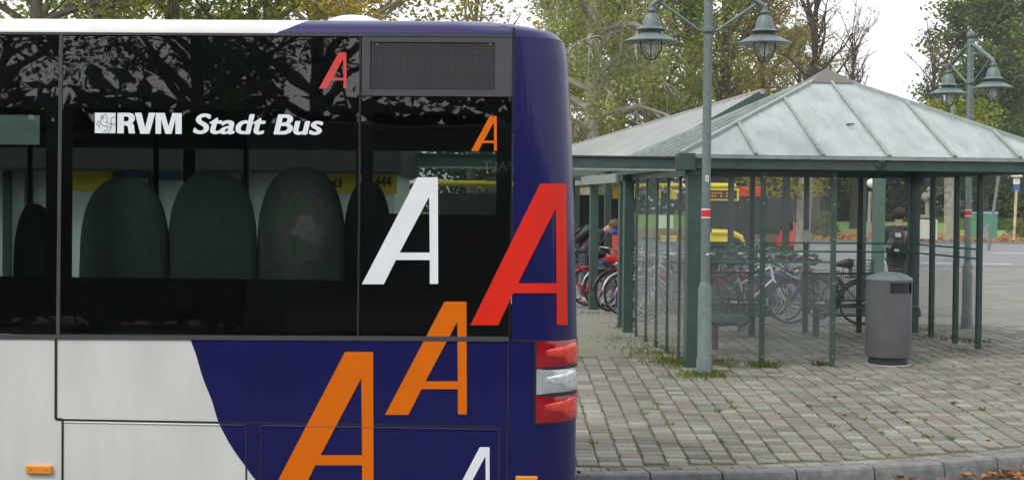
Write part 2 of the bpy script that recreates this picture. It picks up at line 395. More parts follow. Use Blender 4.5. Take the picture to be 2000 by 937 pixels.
kp = [(-40, 11.4), (-12, 10.4), (-3, 10.06), (0.2, 9.90)]
for px, py in ((1130, 919), (1300, 917), (1500, 913), (1650, 907), (1763, 901), (1880, 891.5), (2000, 880)):
    g = ground(px, py); kp.append((g.x, g.y))
kp += [(4.9, 11.55), (6.3, 12.9), (8.2, 15.6), (10.5, 20), (13, 27), (15, 36), (16, 43.5)]
def spline(pts, per):
    out = []
    for i in range(len(pts) - 1):
        p0 = Vector(pts[max(i - 1, 0)]); p1 = Vector(pts[i]); p2 = Vector(pts[i + 1]); p3 = Vector(pts[min(i + 2, len(pts) - 1)])
        n = max(2, int((p2 - p1).length / per))
        for k in range(n):
            t = k / n
            out.append(.5 * ((2 * p1) + (p2 - p0) * t + (2 * p0 - 5 * p1 + 4 * p2 - p3) * t * t + (3 * p1 - p0 - 3 * p2 + p3) * t ** 3))
    out.append(Vector(pts[-1])); return out
KC = spline(kp, .12)
def kerbY(x):
    for i in range(len(KC) - 1):
        if KC[i].x <= x <= KC[i + 1].x:
            t = (x - KC[i].x) / max(1e-6, KC[i + 1].x - KC[i].x); return KC[i].y + (KC[i + 1].y - KC[i].y) * t
    return 11.4 if x < -40 else 43.5

m = MB(); m.quad((-260, -200, -.25), (260, -200, -.25), (260, 420, -.25), (-260, 420, -.25)); tag(m.build('ground', M['soil']), kind='structure')
m = MB(); m.quad((-60, -60, -.13), (60, -60, -.13), (60, 43.9, -.13), (-60, 43.9, -.13)); tag(m.build('bus_lane', M['lane']), kind='structure')
m = MB()
for i in range(len(KC) - 1):
    a, b = KC[i], KC[i + 1]; m.quad((a.x, a.y + .001, -.014), (b.x, b.y + .001, -.014), (b.x, 44, -.014), (a.x, 44, -.014))
tag(m.build('pavement_bed', M['bed'], merge=True), kind='structure')
m = MB()
for i in range(len(KC) - 1):
    a, b = KC[i], KC[i + 1]
    m.quad((a.x, max(a.y, 22.15), -.006), (b.x, max(b.y, 22.15), -.006), (b.x, 44, -.006), (a.x, 44, -.006))
tag(m.build('plaza', M['plaza'], merge=True), kind='structure')
# individually laid pavers of the pavement (one sheet)
m = MB(); m.keep = True
PW, PL = .158, .160; ang = R(0); rd = random.Random(3)
ca, sa = cos(ang), sin(ang)
for i in range(-22, 62):
    for j in range(0, 86):
        jj = j + (.5 if i % 2 else 0) * .55 + .13 * sin(i * 1.7)
        u, v = -1.2 + i * PW, 9.0 + jj * PL
        cx_, cy_ = u * ca - v * sa, u * sa + v * ca
        vq = 5 * (1 - math.exp(-(v - 9) / 5)); kw = 1 + .035 * vq; cx_ = .6 + (cx_ - .6) * kw + .012 * vq
        if cy_ > 22.4 - PL / 2 or cx_ < -3.2 or cx_ > 8.2: continue
        if cy_ - PL / 2 < kerbY(cx_) + .15: continue
        if cx_ < 1.95 - .09 * (cy_ - 16) and cy_ > 17.15: continue
        gx, gy = .0055 + rd.random() * .005, .006 + rd.random() * .006
        hw, hl = PW * kw / 2 - gx, PL / 2 - gy; dz = rd.uniform(-.003, .002); an = -math.atan(.035 * (cx_ - .6) * math.exp(-(v - 9) / 5)) * .8 + rd.gauss(0, .012)
        c2, s2 = cos(an), sin(an); jx, jy = rd.gauss(0, .003), rd.gauss(0, .003)
        b = .006; tx, ty = rd.gauss(0, .006), rd.gauss(0, .006)
        vs = []
        for (z, ins) in ((-.02, 0), (-b + dz, 0), (dz, b)):
            for (x, y) in ((-hw + ins, -hl + ins), (hw - ins, -hl + ins), (hw - ins, hl - ins), (-hw + ins, hl - ins)):
                vs.append((cx_ + jx + x * c2 - y * s2, cy_ + jy + x * s2 + y * c2, z + (x * tx + y * ty if z > -.015 else 0)))
        fs = [(8, 9, 10, 11)] + [(k + a, k + (a + 1) % 4, k + 4 + (a + 1) % 4, k + 4 + a) for k in (0, 4) for a in range(4)]
        m.add(vs, fs)
# a border course of pavers following the kerb
acc = 0; last = KC[0]
for i in range(1, len(KC)):
    a, b = KC[i - 1], KC[i]
    if a.x < .1 or b.x > 7.5: continue
    d = (b - a).normalized(); n_ = Vector((-d.y, d.x)); g = .005
    p = [a + d * g + n_ * .012, b - d * g + n_ * .012, b - d * g + n_ * .135, a + d * g + n_ * .135]
    z = rd.uniform(-.003, .001)
    m.add([(q.x, q.y, -.02) for q in p] + [(q.x, q.y, z) for q in p], [(4, 5, 6, 7)] + [(k, (k + 1) % 4, 4 + (k + 1) % 4, 4 + k) for k in range(4)])
tag(m.build('pavement', M['paver']), kind='structure')
# older mossy setts left of the shelter
m = MB(); m.quad((-12, 17.15, -.002), (1.90, 17.15, -.002), (1.44, 22.4, -.002), (-12, 22.4, -.002)); m.quad((-12, 11.2, -.004), (-3.3, 11.2, -.004), (-3.3, 17.15, -.004), (-12, 17.15, -.004))
tag(m.build('old_setts', M['mosspave']), kind='structure')
# kerb stones
m = MB(); m.keep = False
seg = []; dist = 0; prev = KC[0]; cur = [KC[0]]
for p in KC[1:]:
    dist += (p - cur[-1]).length; cur.append(p)
    if dist > .47: seg.append(cur); cur = [p]; dist = 0
for sgm in seg:
    if sgm[0].x > 14: continue
    ps = []
    for k, p in enumerate(sgm):
        d = (sgm[min(k + 1, len(sgm) - 1)] - sgm[max(k - 1, 0)]).normalized(); n_ = Vector((d.y, -d.x))
        e = d * (.006 if k == 0 else (-.006 if k == len(sgm) - 1 else 0)); ps.append((p + e, n_))
    prof = [(0, -.2), (0, 0), (.10, 0), (.118, -.012), (.128, -.04), (.15, -.2)]
    vs = []
    for p, n_ in ps:
        for (o_, z) in prof: q = p + n_ * o_; vs.append((q.x, q.y, z))
    K = len(prof); fs = [(i * K + j, i * K + j + 1, (i + 1) * K + j + 1, (i + 1) * K + j) for i in range(len(ps) - 1) for j in range(K - 1)]
    fs += [tuple(range(K)), tuple((len(ps) - 1) * K + j for j in range(K))]
    m.add(vs, fs)
tag(m.build('kerb', M['kerb']), kind='structure')
# far street, verge, lawn
m = MB(); m.quad((-120, 44, -.02), (160, 44, -.02), (160, 71, -.02), (-120, 71, -.02)); tag(m.build('road', M['asphalt']), kind='structure')
m = MB(); m.box((20, 43.95, -.02), (200, .1, .06)); m.box((20, 71.1, .0), (240, .2, .16)); tag(m.build('far_kerb', M['kerb']), kind='structure')
m = MB(); m.quad((-120, 71.2, .02), (160, 71.2, .02), (160, 96, .05), (-120, 96, .05)); tag(m.build('leafy_verge', M['litter']), kind='structure')
m = MB(); m.quad((-120, 96, .05), (160, 96, .05), (160, 240, .7), (-120, 240, .7)); tag(m.build('lawn', M['lawn']), kind='structure')
m = MB()
for k in range(16): m.quad((-6 + k * 4.2, 57, -.016), (-4 + k * 4.2, 57, -.016), (-4 + k * 4.2, 57.35, -.016), (-6 + k * 4.2, 57.35, -.016))
for k in range(26): m.quad((-6 + k * 1.9, 46.3, -.016), (-4.7 + k * 1.9, 46.3, -.016), (-4.7 + k * 1.9, 46.55, -.016), (-6 + k * 1.9, 46.55, -.016))
tag(m.build('road_markings', M['paint']), kind='structure')

# ================================================================== FRONT BUS
BUS_Y, BUS_RZ, BUS_Z = 7.0, R(-2.0), -.13
BM = Matrix.Translation((0, BUS_Y, BUS_Z)) @ Matrix.Rotation(BUS_RZ, 4, 'Z'); BI = BM.inverted()
bus = thing('city_bus', 'white and dark blue city bus covered with large orange, red and white letters A', 'bus', (0, BUS_Y, BUS_Z), BUS_RZ)
RC = .24; BW = 2.5; BL = -11.4
def XR(z):
    t = [(0, .30), (.4, .325), (1.3, .325), (2.0, .305), (2.5, .275), (2.72, .262), (2.78, .245), (2.82, .2), (2.845, .12), (2.87, 0), (3.0, -.6)]
    for (a, x), (b, y) in zip(t, t[1:]):
        if z <= b: return x + (y - x) * max(0, (z - a)) / (b - a)
    return -.6
def INS(z):
    t = [(0, .02), (.4, 0), (2.785, 0), (2.81, .008), (2.835, .03), (2.855, .07), (2.87, .12), (2.95, .8), (3, 1.1)]
    for (a, x), (b, y) in zip(t, t[1:]):
        if z <= b: return x + (y - x) * max(0, (z - a)) / (b - a)
    return 1.1
def SY(x, z):
    xr = XR(z); i = INS(z)
    if x <= xr - RC: return i
    t = min(1, (x - (xr - RC)) / RC); return i + RC * (1 - math.sqrt(max(0, 1 - t * t)))
def bp(px, py, y=0.0):
    """pixel of the photo -> bus coordinates on the plane y"""
    o = BI @ CAM; d = BI.to_3x3() @ ray(px, py); t = (y - o.y) / d.y; return o + d * t
def bps(px, py):
    y = -.02
    while y < .30:
        p = bp(px, py, y)
        if y >= SY(p.x, p.z): return p
        y += .002
    return p
def bx(px, py=450): return bp(px, py).x
def bz(px, py): return bp(px, py).z
XC = bx(1001); ZS = bz(600, 660); ZT = bz(600, 70.5)
SURF_OFF = .004
def side_map(x, z, off=SURF_OFF):
    # point on the body skin pushed outwards
    xr = XR(z); i = INS(z)
    if x <= xr - RC: return Vector((x, i - off, z))
    t = min(1, (x - (xr - RC)) / RC); a = math.asin(t)
    return Vector((xr - RC + (RC + off) * sin(a), i + RC - (RC + off) * cos(a), z))
def loop(z, full=True):
    xr = XR(z); i = INS(z); pts = []
    xs = [BL + .3, -9, -7, -5, -4, -3.2, -2.6, -2, -1.5, -1, -.6, -.3, XC]
    if not full: xs = [XC]
    rr = RC
    near = [(x, i) for x in xs if x < xr - rr] + ([(xr - rr, i)])
    while full and len(near) < len(xs) + 1: near.append((xr - rr, i))
    arc = [(xr - rr + rr * sin(a), i + rr - rr * cos(a)) for a in [R(90) * k / 12 for k in range(1, 13)]]
    pts = near + arc; far = [(x, BW - y) for x, y in pts][::-1]
    pts = pts + far
    if full:
        f = [(BL + .3 * (1 - sin(a)) , BW - i - .3 + .3 * cos(a)) for a in [R(90) * k / 6 for k in range(1, 7)]]
        pts += f + [(x, BW - y) for x, y in f][::-1]
    return pts
def shell(levels, full, name, mat, cap=False, parent=bus):
    m = MB(); L = [[(x, y, z) for x, y in loop(z, full)] for z in levels]; n = len(L[0])
    vs = [p for l in L for p in l]; fs = []
    for i in range(len(L) - 1):
        for j in range(n if full else n - 1):
            j2 = (j + 1) % n; fs.append((i * n + j, i * n + j2, (i + 1) * n + j2, (i + 1) * n + j))
    if cap: fs.append(tuple((len(L) - 1) * n + j for j in range(n)))
    m.add(vs, fs); return m.build(name, mat, parent, smooth=50)
# livery: blue where x lies behind a curve x(z)
def livery():
    m, t = new_mat('bus_livery'); N = t.nodes; L = t.links
    out = N.new('ShaderNodeOutputMaterial'); b = N.new('ShaderNodeBsdfPrincipled'); L.new(b.outputs[0], out.inputs[0])
    tc = N.new('ShaderNodeTexCoord'); sx = N.new('ShaderNodeSeparateXYZ'); L.new(tc.outputs['Object'], sx.inputs[0])
    pts = [(371, 656), (383, 693), (396, 737), (414, 783), (425, 819), (435, 841), (453, 873), (480, 911), (498, 935)]
    q = sorted([(bz(a, c), bx(a, c)) for a, c in pts]); q = [(q[0][0] - .3, q[0][1] + .32)] + q
    xt = bx(545, 60)
    fc = N.new('ShaderNodeFloatCurve'); cu = fc.mapping.curves[0]
    # z in 0..3 -> 0..1 ; x in -3..1 -> 0..1
    P = [(z / 3, (x + 3) / 4) for z, x in q] + [(.80, (q[-1][1] + 3) / 4), (.86, (xt - .03 + 3) / 4), (bz(545, 68) / 3, (xt - .02 + 3) / 4), (bz(545, 52) / 3, (xt + .06 + 3) / 4), (1, (xt + .3 + 3) / 4)]
    cu.points[0].location = P[0]; cu.points[1].location = P[-1]
    for p in P[1:-1]: cu.points.new(*p)
    for p in cu.points: p.handle_type = 'AUTO'
    fc.mapping.update()
    d3 = N.new('ShaderNodeMath'); d3.operation = 'DIVIDE'; d3.inputs[1].default_value = 3; L.new(sx.outputs[2], d3.inputs[0]); L.new(d3.outputs[0], fc.inputs['Value'])
    xn = N.new('ShaderNodeMath'); xn.operation = 'MULTIPLY_ADD'; xn.inputs[1].default_value = .25; xn.inputs[2].default_value = .75; L.new(sx.outputs[0], xn.inputs[0])
    gt = N.new('ShaderNodeMath'); gt.operation = 'GREATER_THAN'; L.new(xn.outputs[0], gt.inputs[0]); L.new(fc.outputs[0], gt.inputs[1])
    mx = N.new('ShaderNodeMixRGB'); mx.inputs[1].default_value = (.60, .61, .58, 1); mx.inputs[2].default_value = (.0055, .0055, .078, 1)
    L.new(gt.outputs[0], mx.inputs[0])
    no = N.new('ShaderNodeTexNoise'); no.inputs['Scale'].default_value = 3; no.inputs['Detail'].default_value = 9; no.inputs['Roughness'].default_value = .65
    mpp = N.new('ShaderNodeMapping'); mpp.inputs['Scale'].default_value = (1.6, 1, .5); L.new(tc.outputs['Object'], mpp.inputs[0]); L.new(mpp.outputs[0], no.inputs[0])
    mr = N.new('ShaderNodeMapRange'); mr.inputs[1].default_value = .3; mr.inputs[2].default_value = .75; mr.inputs[3].default_value = 1.05; mr.inputs[4].default_value = .86; L.new(no.outputs[0], mr.inputs[0])
    vm = N.new('ShaderNodeVectorMath'); vm.operation = 'SCALE'; L.new(mx.outputs[0], vm.inputs[0]); L.new(mr.outputs[0], vm.inputs['Scale'])
    L.new(vm.outputs[0], b.inputs['Base Color']); b.inputs['Roughness'].default_value = .42; b.inputs['Specular IOR Level'].default_value = .22; b.inputs['Coat Weight'].default_value = .38; b.inputs['Coat Roughness'].default_value = .05
    n2 = N.new('ShaderNodeTexNoise'); n2.inputs['Scale'].default_value = 1.6; L.new(tc.outputs['Object'], n2.inputs[0])
    bu = N.new('ShaderNodeBump'); bu.inputs['Strength'].default_value = .6; bu.inputs['Distance'].default_value = .006; L.new(n2.outputs[0], bu.inputs['Height'])
    L.new(bu.outputs[0], b.inputs['Normal']); L.new(bu.outputs[0], b.inputs['Coat Normal'])
    return m
M['livery'] = livery()
shell([.32, .5, .8, 1.0, 1.15, ZS - .02, ZS], True, 'body_side', M['livery'])
shell([ZT, 2.785, 2.80, 2.81, 2.82, 2.835, 2.845, 2.855, 2.87, 2.9, 2.95], True, 'roof', M['livery'], cap=True)
ZL = [ZS + .004] + [ZS + .004 + (ZT - ZS - .006) * k / 14 for k in range(1, 15)]
shell(ZL, False, 'rear_panel', M['livery'])
# floor, inside linings
m = MB(); m.box((-5.6, 1.25, .36), (11.3, 2.4, .05)); m.box((-5.6, 1.25, 2.74), (11.2, 2.36, .03)); m.box((-5.6, 2.44, .8), (11.2, .03, .9)); m.box((.12, 1.25, 1.5), (.04, 2.0, 2.2))
m.build('interior_lining', M['interior'], bus)

def prism(x0, x1, z0, z1, y0=-.004, th=.004):
    m = MB(); m.box(((x0 + x1) / 2, y0 + th / 2, (z0 + z1) / 2), (x1 - x0, th, z1 - z0)); return m
# window panes (near side)
panes = [(BL + .4, -7.2), (-7.19, -4.9), (-4.89, bx(119) - .006), (bx(119) + .006, bx(701)), (bx(704), XC - .006)]
clear = [(-11 + .1, -7.4), (-7.0, -5.1), (-4.7, bx(88)), (bx(140), bx(694)), (bx(727), bx(968))]
zcl0, zcl1 = bz(400, 544), bz(400, 213)
for k, ((x0, x1), (c0, c1)) in enumerate(zip(panes, clear)):
    last_ = k == 4; zt = bz(850, 190) if last_ else ZT - .008
    w_ = prism(x0, x1, ZS + .010, zt, -.002, .003).build('window', M['busglass'], bus)
    fb = MB(); y = .006; t = .003; a0 = bz(850, 418) if last_ else zcl0; a1 = bz(850, 222) if last_ else zcl1
    for (xa, xb, za, zb) in ((x0, x1, ZS + .010, a0), (x0, x1, a1, zt), (x0, c0, a0, a1), (c1, x1, a0, a1)):
        fb.box(((xa + xb) / 2, y + t / 2, (za + zb) / 2), (xb - xa, t, zb - za))
    fb.build('window_surround', M['frit'], w_)
# far side glazing with pillars
for k in range(5):
    x0, x1 = -11 + k * 2.2, -11 + (k + 1) * 2.2 - .1
    w_ = MB().box(((x0 + x1) / 2, BW - .004, (ZS + ZT) / 2), (x1 - x0, .006, ZT - ZS)).build('window', M['busglass_far'], bus)
    fb = MB(); 
    for xa, xb, za, zb in ((x0 - .08, x1 + .02, 2.42, ZT), (x0 - .08, x0, ZS, 2.42)):
        fb.box(((xa + xb) / 2, BW - .02, (za + zb) / 2), (xb - xa, .02, zb - za))
    fb.build('window_surround', M['frit'], w_)
# rubber seals and panel seams on the near side
def strip(pts, wpx, mat, name, off=.0045, th=.004):
    m = MB()
    for (a, b) in zip(pts, pts[1:]):
        pa, pb = bp(*a), bp(*b); wd = wpx / 400
        m.bar((pa.x, -off, pa.z), (pb.x, -off, pb.z), th, wd, up=Vector((0, -1, 0)).cross((pb - pa).normalized()) if abs((pb - pa).z) > abs((pb - pa).x) else Vector((0, 0, 1)))
    return m.build(name, mat, bus)
def seam(x0, y0, x1, y1, w_, mat='seam', name='panel_seam', off=.003, th=.004):
    a, b = bp(x0, y0), bp(x1, y1); hw = w_ / 800
    m = MB(); d = (b - a); d.y = 0; d.normalize(); n_ = Vector((-d.z, 0, d.x)) * hw
    vs = []
    for y in (-off, -off + th):
        for p in (a - n_, b - n_, b + n_, a + n_): vs.append((p.x, y, p.z))
    m.add(vs, [(0, 1, 2, 3), (7, 6, 5, 4), (0, 4, 5, 1), (1, 5, 6, 2), (2, 6, 7, 3), (3, 7, 4, 0)])
    return m.build(name, M[mat], bus)
seam(-2500, 645, 994, 661.5, 9, 'seal', 'window_seal', .006, .006)
seam(-2500, 52, 1001, 70.5, 5, 'seal', 'window_seal', .005, .005)
seam(119.5, 68, 113.5, 652, 7, 'seal', 'window_seal', .0045, .005)
seam(704, 72, 699, 658, 3.5, 'seam')
seam(1003.5, 54, 995, 657, 4, 'seam', off=.002)
seam(109.5, 655, 109, 817, 5)
seam(109, 817.5, 122, 818.5, 5)
seam(122, 819, 976, 833.5, 3.6)
seam(122.5, 820, 122, 980, 4)
seam(481, 826, 481, 980, 3); seam(509.5, 826, 509.5, 980, 3)
seam(976, 834, 974, 980, 4)
seam(993, 664, 990, 980, 3.6)
seam(996, 664, 1045, 665.5, 3, off=.0025)
def lip(x0, y0, x1, y1):
    a, b = bp(x0, y0), bp(x1, y1); m = MB(); m.keep = True; h = .005
    m.add([(a.x, -.0005, a.z), (b.x, -.0005, b.z), (b.x, -.005, b.z - h), (a.x, -.005, a.z - h), (b.x, -.0005, b.z - 2.2 * h), (a.x, -.0005, a.z - 2.2 * h)], [(3, 2, 1, 0), (5, 4, 2, 3)])
    return m.build('panel_edge', M['livery'], bus)
lip(125, 821.5, 479, 828); lip(512, 828.5, 973, 836.5); lip(-300, 655, 107, 657.5); lip(113, 657.5, 992, 665.5)
MB().box(((bx(108) + bx(132)) / 2, .014, (ZS + ZT) / 2), (bx(132) - bx(108), .006, ZT - ZS - .02)).build('window_pillar', M['frit'], bus)
# ventilation grille
m = MB(); xa, xb, za, zb = bx(707, 130), bx(1000, 130), bz(850, 188), bz(850, 73.5)
ga, gb, gc, gd = bx(723, 130), bx(967, 130), bz(850, 176), bz(850, 83)
for (x0, x1, z0, z1) in ((xa, xb, za, gc), (xa, xb, gd, zb), (xa, ga, gc, gd), (gb, xb, gc, gd)):
    m.box(((x0 + x1) / 2, 0, (z0 + z1) / 2), (x1 - x0, .008, z1 - z0))
gr = m.build('vent_grille', M['grille'], bus)
m = MB(); nx, nz = 52, 20
for i in range(nx + 1):
    x = ga + (gb - ga) * i / nx; m.box((x, .002, (gc + gd) / 2), (.0044, .004, gd - gc))
for i in range(nz + 1):
    z = gc + (gd - gc) * i / nz; m.box(((ga + gb) / 2, .0024, z), (gb - ga, .0036, .0044))
m.build('mesh', M['grille'], gr)
m = MB(); m.box(((ga + gb) / 2, .03, (gc + gd) / 2), (gb - ga, .01, gd - gc)); m.build('backing', M['black'], gr)
m = MB()
for px in (737, 958): p = bp(px, 87); MB().box((p.x, -.003, p.z), (.007, .004, .009)).build('screw', M['chrome'], gr)
# roof hatch
m = MB(); pa, pb = bx(630, 48), bx(738, 48)
sc_ = (BW / 2 + 7) / 7
m.lathe([(.62, 2.90), (.60, 2.985), (.5, 3.045), (.3, 3.065), (0.0001, 3.07)], (-.0, 0, 0), 30)
h = m.build('roof_hatch', M['white'], bus, smooth=50); h.scale = (.30, .4, 1); h.location = (bx(683, 48) * 1.14, .95, -.075)

# letters
GA = [(0, 0), (.727, 1), (.995, 1), (1, .003), (.89, .003), (.89, .2265), (.446, .2265), (.288, 0)]
GH = [(.883, .822), (.495, .296), (.89, .296)]
def letterA(x0, x1, y0, y1, mat, skew=0, off=.004, clipz=None):
    def mp(u, v): return (x0 + u * (x1 - x0) + skew * (1 - v), y1 + (y0 - y1) * v)
    outer = [Vector((*mp(u, v), 0)) for u, v in GA]; hole = [Vector((*mp(u, v), 0)) for u, v in GH]
    tris = tessellate_polygon([outer, hole]); allp = outer + hole
    b = bmesh.new(); V = [b.verts.new(p) for p in allp]
    for t in tris:
        try: b.faces.new([V[i] for i in t])
        except Exception: pass
    for k in range(int(x1 - x0) // 6 if x1 > 1005 else 0):
        bmesh.ops.bisect_plane(b, geom=b.verts[:] + b.edges[:] + b.faces[:], plane_co=(x0 + 6 * k, 0, 0), plane_no=(1, 0, 0))
    for v in b.verts:
        p = bps(v.co.x, v.co.y); q = side_map(p.x, p.z, off); v.co = q
    me = bpy.data.meshes.new('letter'); b.to_mesh(me); b.free(); me.materials.append(M[mat])
    o = bpy.data.objects.new('letter_film', me); COL.objects.link(o); o.parent = bus
    return o
def LA(*a, lab=None, **k):
    o = letterA(*a, **k)
    if lab: o['label'] = lab
    return o
LA(707, 856, 346.4, 554.6, 'white', lab='large white letter A on the rear window', off=.0046)
LA(918, 1106, 358.5, 634.5, 'red', lab='large red letter A wrapping the rear corner', skew=1, off=.0046)
LA(920, 970.5, 227, 295, 'orange', lab='small orange letter A on the rear window', off=.0046)
LA(623, 677, 103, 173.5, 'redglass', lab='small red letter A at the top of the window band', off=.0046)
LA(752, 912, 588.5, 809, 'orange', lab='orange letter A across the window seal', off=.0046)
LA(525, 730, 686.5, 972, 'orange', lab='largest orange letter A on the blue skirt')
LA(886, 956.5, 872, 969, 'white', lab='small white letter A low on the blue skirt')
# slogan lettering
def flat_text(txt, x0, x1, y0, y1, mat, off, bold=((0, 0),), **k):
    vs, fs = textpoly(txt, **k); m = MB(); P = []
    for u, v in vs:
        p = bp(x0 + u * (x1 - x0) , y1 + (y0 - y1) * v + 2.0 * u * (x1 - x0) / 250); P.append((p.x, -off, p.z))
    m.keep = True
    for q_, (sx_, sz_) in enumerate(bold): m.add([(x + sx_ / 400, y - q_ * .00006, z + sz_ / 400) for x, y, z in P], fs)
    return m.build('lettering', M[mat], bus)
def poly_text(polys, mat, off):
    m = MB(); m.keep = True
    for outer, holes in polys:
        ls = [[Vector((170 + x / 8.696, 200 + y / 8.696, 0)) for x, y in l] for l in [outer] + holes]; allp = [p for l in ls for p in l]
        P = [bp(p.x, p.y) for p in allp]; m.add([(p.x, -off, p.z) for p in P], [tuple(t) for t in tessellate_polygon(ls)])
    return m.build('lettering', M[mat], bus)
poly_text([([(522, 180), (715, 180), (765, 188), (800, 212), (816, 250), (814, 300), (797, 332), (765, 350), (790, 368), (803, 400), (808, 460), (820, 530), (712, 528), (702, 440), (695, 412), (680, 398), (630, 393), (630, 528), (518, 528)], [[(630, 243), (688, 243), (708, 256), (714, 284), (708, 310), (688, 323), (630, 325)]]),
    ([(815, 180), (930, 180), (990, 432), (1055, 180), (1165, 180), (1065, 535), (910, 535)], []),
    ([(1168, 535), (1168, 182), (1325, 182), (1388, 410), (1455, 184), (1612, 186), (1612, 540), (1505, 538), (1505, 290), (1440, 537), (1335, 536), (1262, 290), (1262, 535)], [])], 'white', .0046)
flat_text('Stadt Bus', 379, 630, 222.5, 261.5, 'white', .0046, bold=((-1.7, 0), (-.8, .6), (0, -.6), (.8, .6), (1.7, 0)), offset=.006, shear=.2, spacing=1.0)
m = MB(); a, b = bp(186, 220.5), bp(226, 260.5); m.box(((a.x + b.x) / 2, -.0035, (a.z + b.z) / 2), (b.x - a.x, .002, a.z - b.z)); em = m.build('emblem', M['white'], bus)
m = MB()
horse = [[(196, 229), (202, 226), (206.5, 222.5), (209, 227), (210.5, 233), (209.5, 238), (207, 239), (212, 241), (218, 242.5), (226, 243)],
         [(196, 229), (198, 230.5), (203, 229.5)], [(204, 230), (199, 233.5), (196.5, 238), (197.5, 242.5), (201, 245.5), (206, 246.5), (210, 246), (213, 248), (216.5, 250)],
         [(197, 242), (194, 243), (193.5, 247), (196, 250.5)], [(195, 237), (192, 237), (189.5, 244), (191, 246)],
         [(218, 242.5), (216.5, 253), (211, 260.5)], [(210, 249), (210.5, 253), (205, 256), (202.5, 258.5)], [(219, 242), (217, 236), (218, 231), (222, 229), (226, 229.5)]]
for l in horse:
    P = [bp(x, y) for x, y in l]; m.tube([(p.x, -.0052, p.z) for p in P], .0012, 5)
m.build('outline', M['seam'], em)
# side markers
def marker(x0, x1, y0, y1):
    a, b = bp(x0, y0), bp(x1, y1); m = MB(); m.box(((a.x + b.x) / 2, -.008, (a.z + b.z) / 2), (b.x - a.x, .022, a.z - b.z), None, 0, .004)
    o = m.build('side_marker', M['amber'], bus)
    k = MB()
    for u in (.2, .78): k.lathe([(.004, 0), (.004, .002)], (0, 0, 0), 8); 
    for u in (.2, .8): MB().box((a.x + (b.x - a.x) * u, -.0195, (a.z + b.z) / 2), (.006, .002, .006)).build('screw', M['seam'], o)
marker(53, 103, 907, 924); marker(1007, 1050, 928, 946)
# tail light cluster wrapped round the corner
def arcpatch(a0, a1, z0, z1, off, name, mat, parent, na=16, nz=6, bulge=0, th=.01, shape=None):
    m = MB(); vs = []; fs = []
    for i in range(nz + 1):
        for j in range(na + 1):
            u, v = j / na, i / nz
            if shape: u2, v2 = shape(u, v)
            else: u2, v2 = u, v
            z = z0 + (z1 - z0) * v2; a = a0 + (a1 - a0) * u2
            o = off + bulge * (1 - (2 * v - 1) ** 4) * (1 - (2 * u - 1) ** 6)
            xr = XR(z); vs.append((xr - RC + (RC + o) * sin(a), INS(z) + RC - (RC + o) * cos(a), z))
    for i in range(nz):
        for j in range(na): k = i * (na + 1) + j; fs.append((k, k + 1, k + na + 2, k + na + 1))
    n = len(vs)
    vs += [vs[i] for i in []]
    m.add(vs, fs); return m.build(name, mat, parent, smooth=60)
A0, A1 = R(10), R(88)
zz = [bz(1085, y) for y in (826, 773.5, 770.5, 721, 718.5, 667)]
arcpatch(R(7), R(90), zz[0] - .008, zz[5] + .006, .003, 'light_housing', M['black'], bus, bulge=.004)
for i, (z0, z1, lm, bm, lab) in enumerate(((zz[0], zz[1], 'redlens', 'redbright', 'lower red tail light'), (zz[2], zz[3], 'clearlens', 'clearbright', 'clear reversing light'), (zz[4], zz[5], 'redlens', 'redbright', 'upper red tail light'))):
    t = arcpatch(A0, A1, z0, z1, .006, 'tail_light', M[lm], bus, bulge=.004); t['label'] = lab
    zc = (z0 + z1) / 2; hz = (z1 - z0) / 2
    def sh(u, v): 
        w_ = math.sqrt(max(0, 1 - (2 * v - 1) ** 2 * .75)); return (.5 + (u - .5) * w_, v)
    arcpatch(R(44), R(78), zc - hz * .72, zc + hz * .74, .0105, 'reflector', M[bm], t, bulge=.003, shape=sh)
    def sh2(u, v): return (u, .5 + (v - .5) * (.25 + .75 * u ** .6))
    arcpatch(R(20), R(50), zc - hz * .3, zc + hz * .62, .0108, 'reflector', M[bm], t, bulge=.002, shape=sh2)
# rear window and engine lid on the rear face (seen only from the side)
m = MB(); m.box((.30, 1.25, 1.75), (.02, 1.5, .7)); m.build('rear_window', M['frit'], bus)
# wheels
for (x, y) in ((bx(-95), .17), (bx(-95), 2.33), (-9.0, .17), (-9.0, 2.33)):
    ring = MB().lathe([(.30, -.13), (.46, -.13), (.485, -.10), (.485, .10), (.46, .13), (.30, .13)], (0, 0, 0), 36)
    wv = ring.build('wheel', M['rubber'], bus, smooth=40); wv.rotation_euler = (R(90), 0, 0); wv.location = (x, y, .485)
    rm = MB().lathe([(.0001, .05), (.12, .06), (.14, .02), (.27, .02), (.30, .1), (.30, -.1), (.2, -.12), (.0001, -.12)], (0, 0, 0), 30).build('rim', M['chrome'], wv, smooth=40)
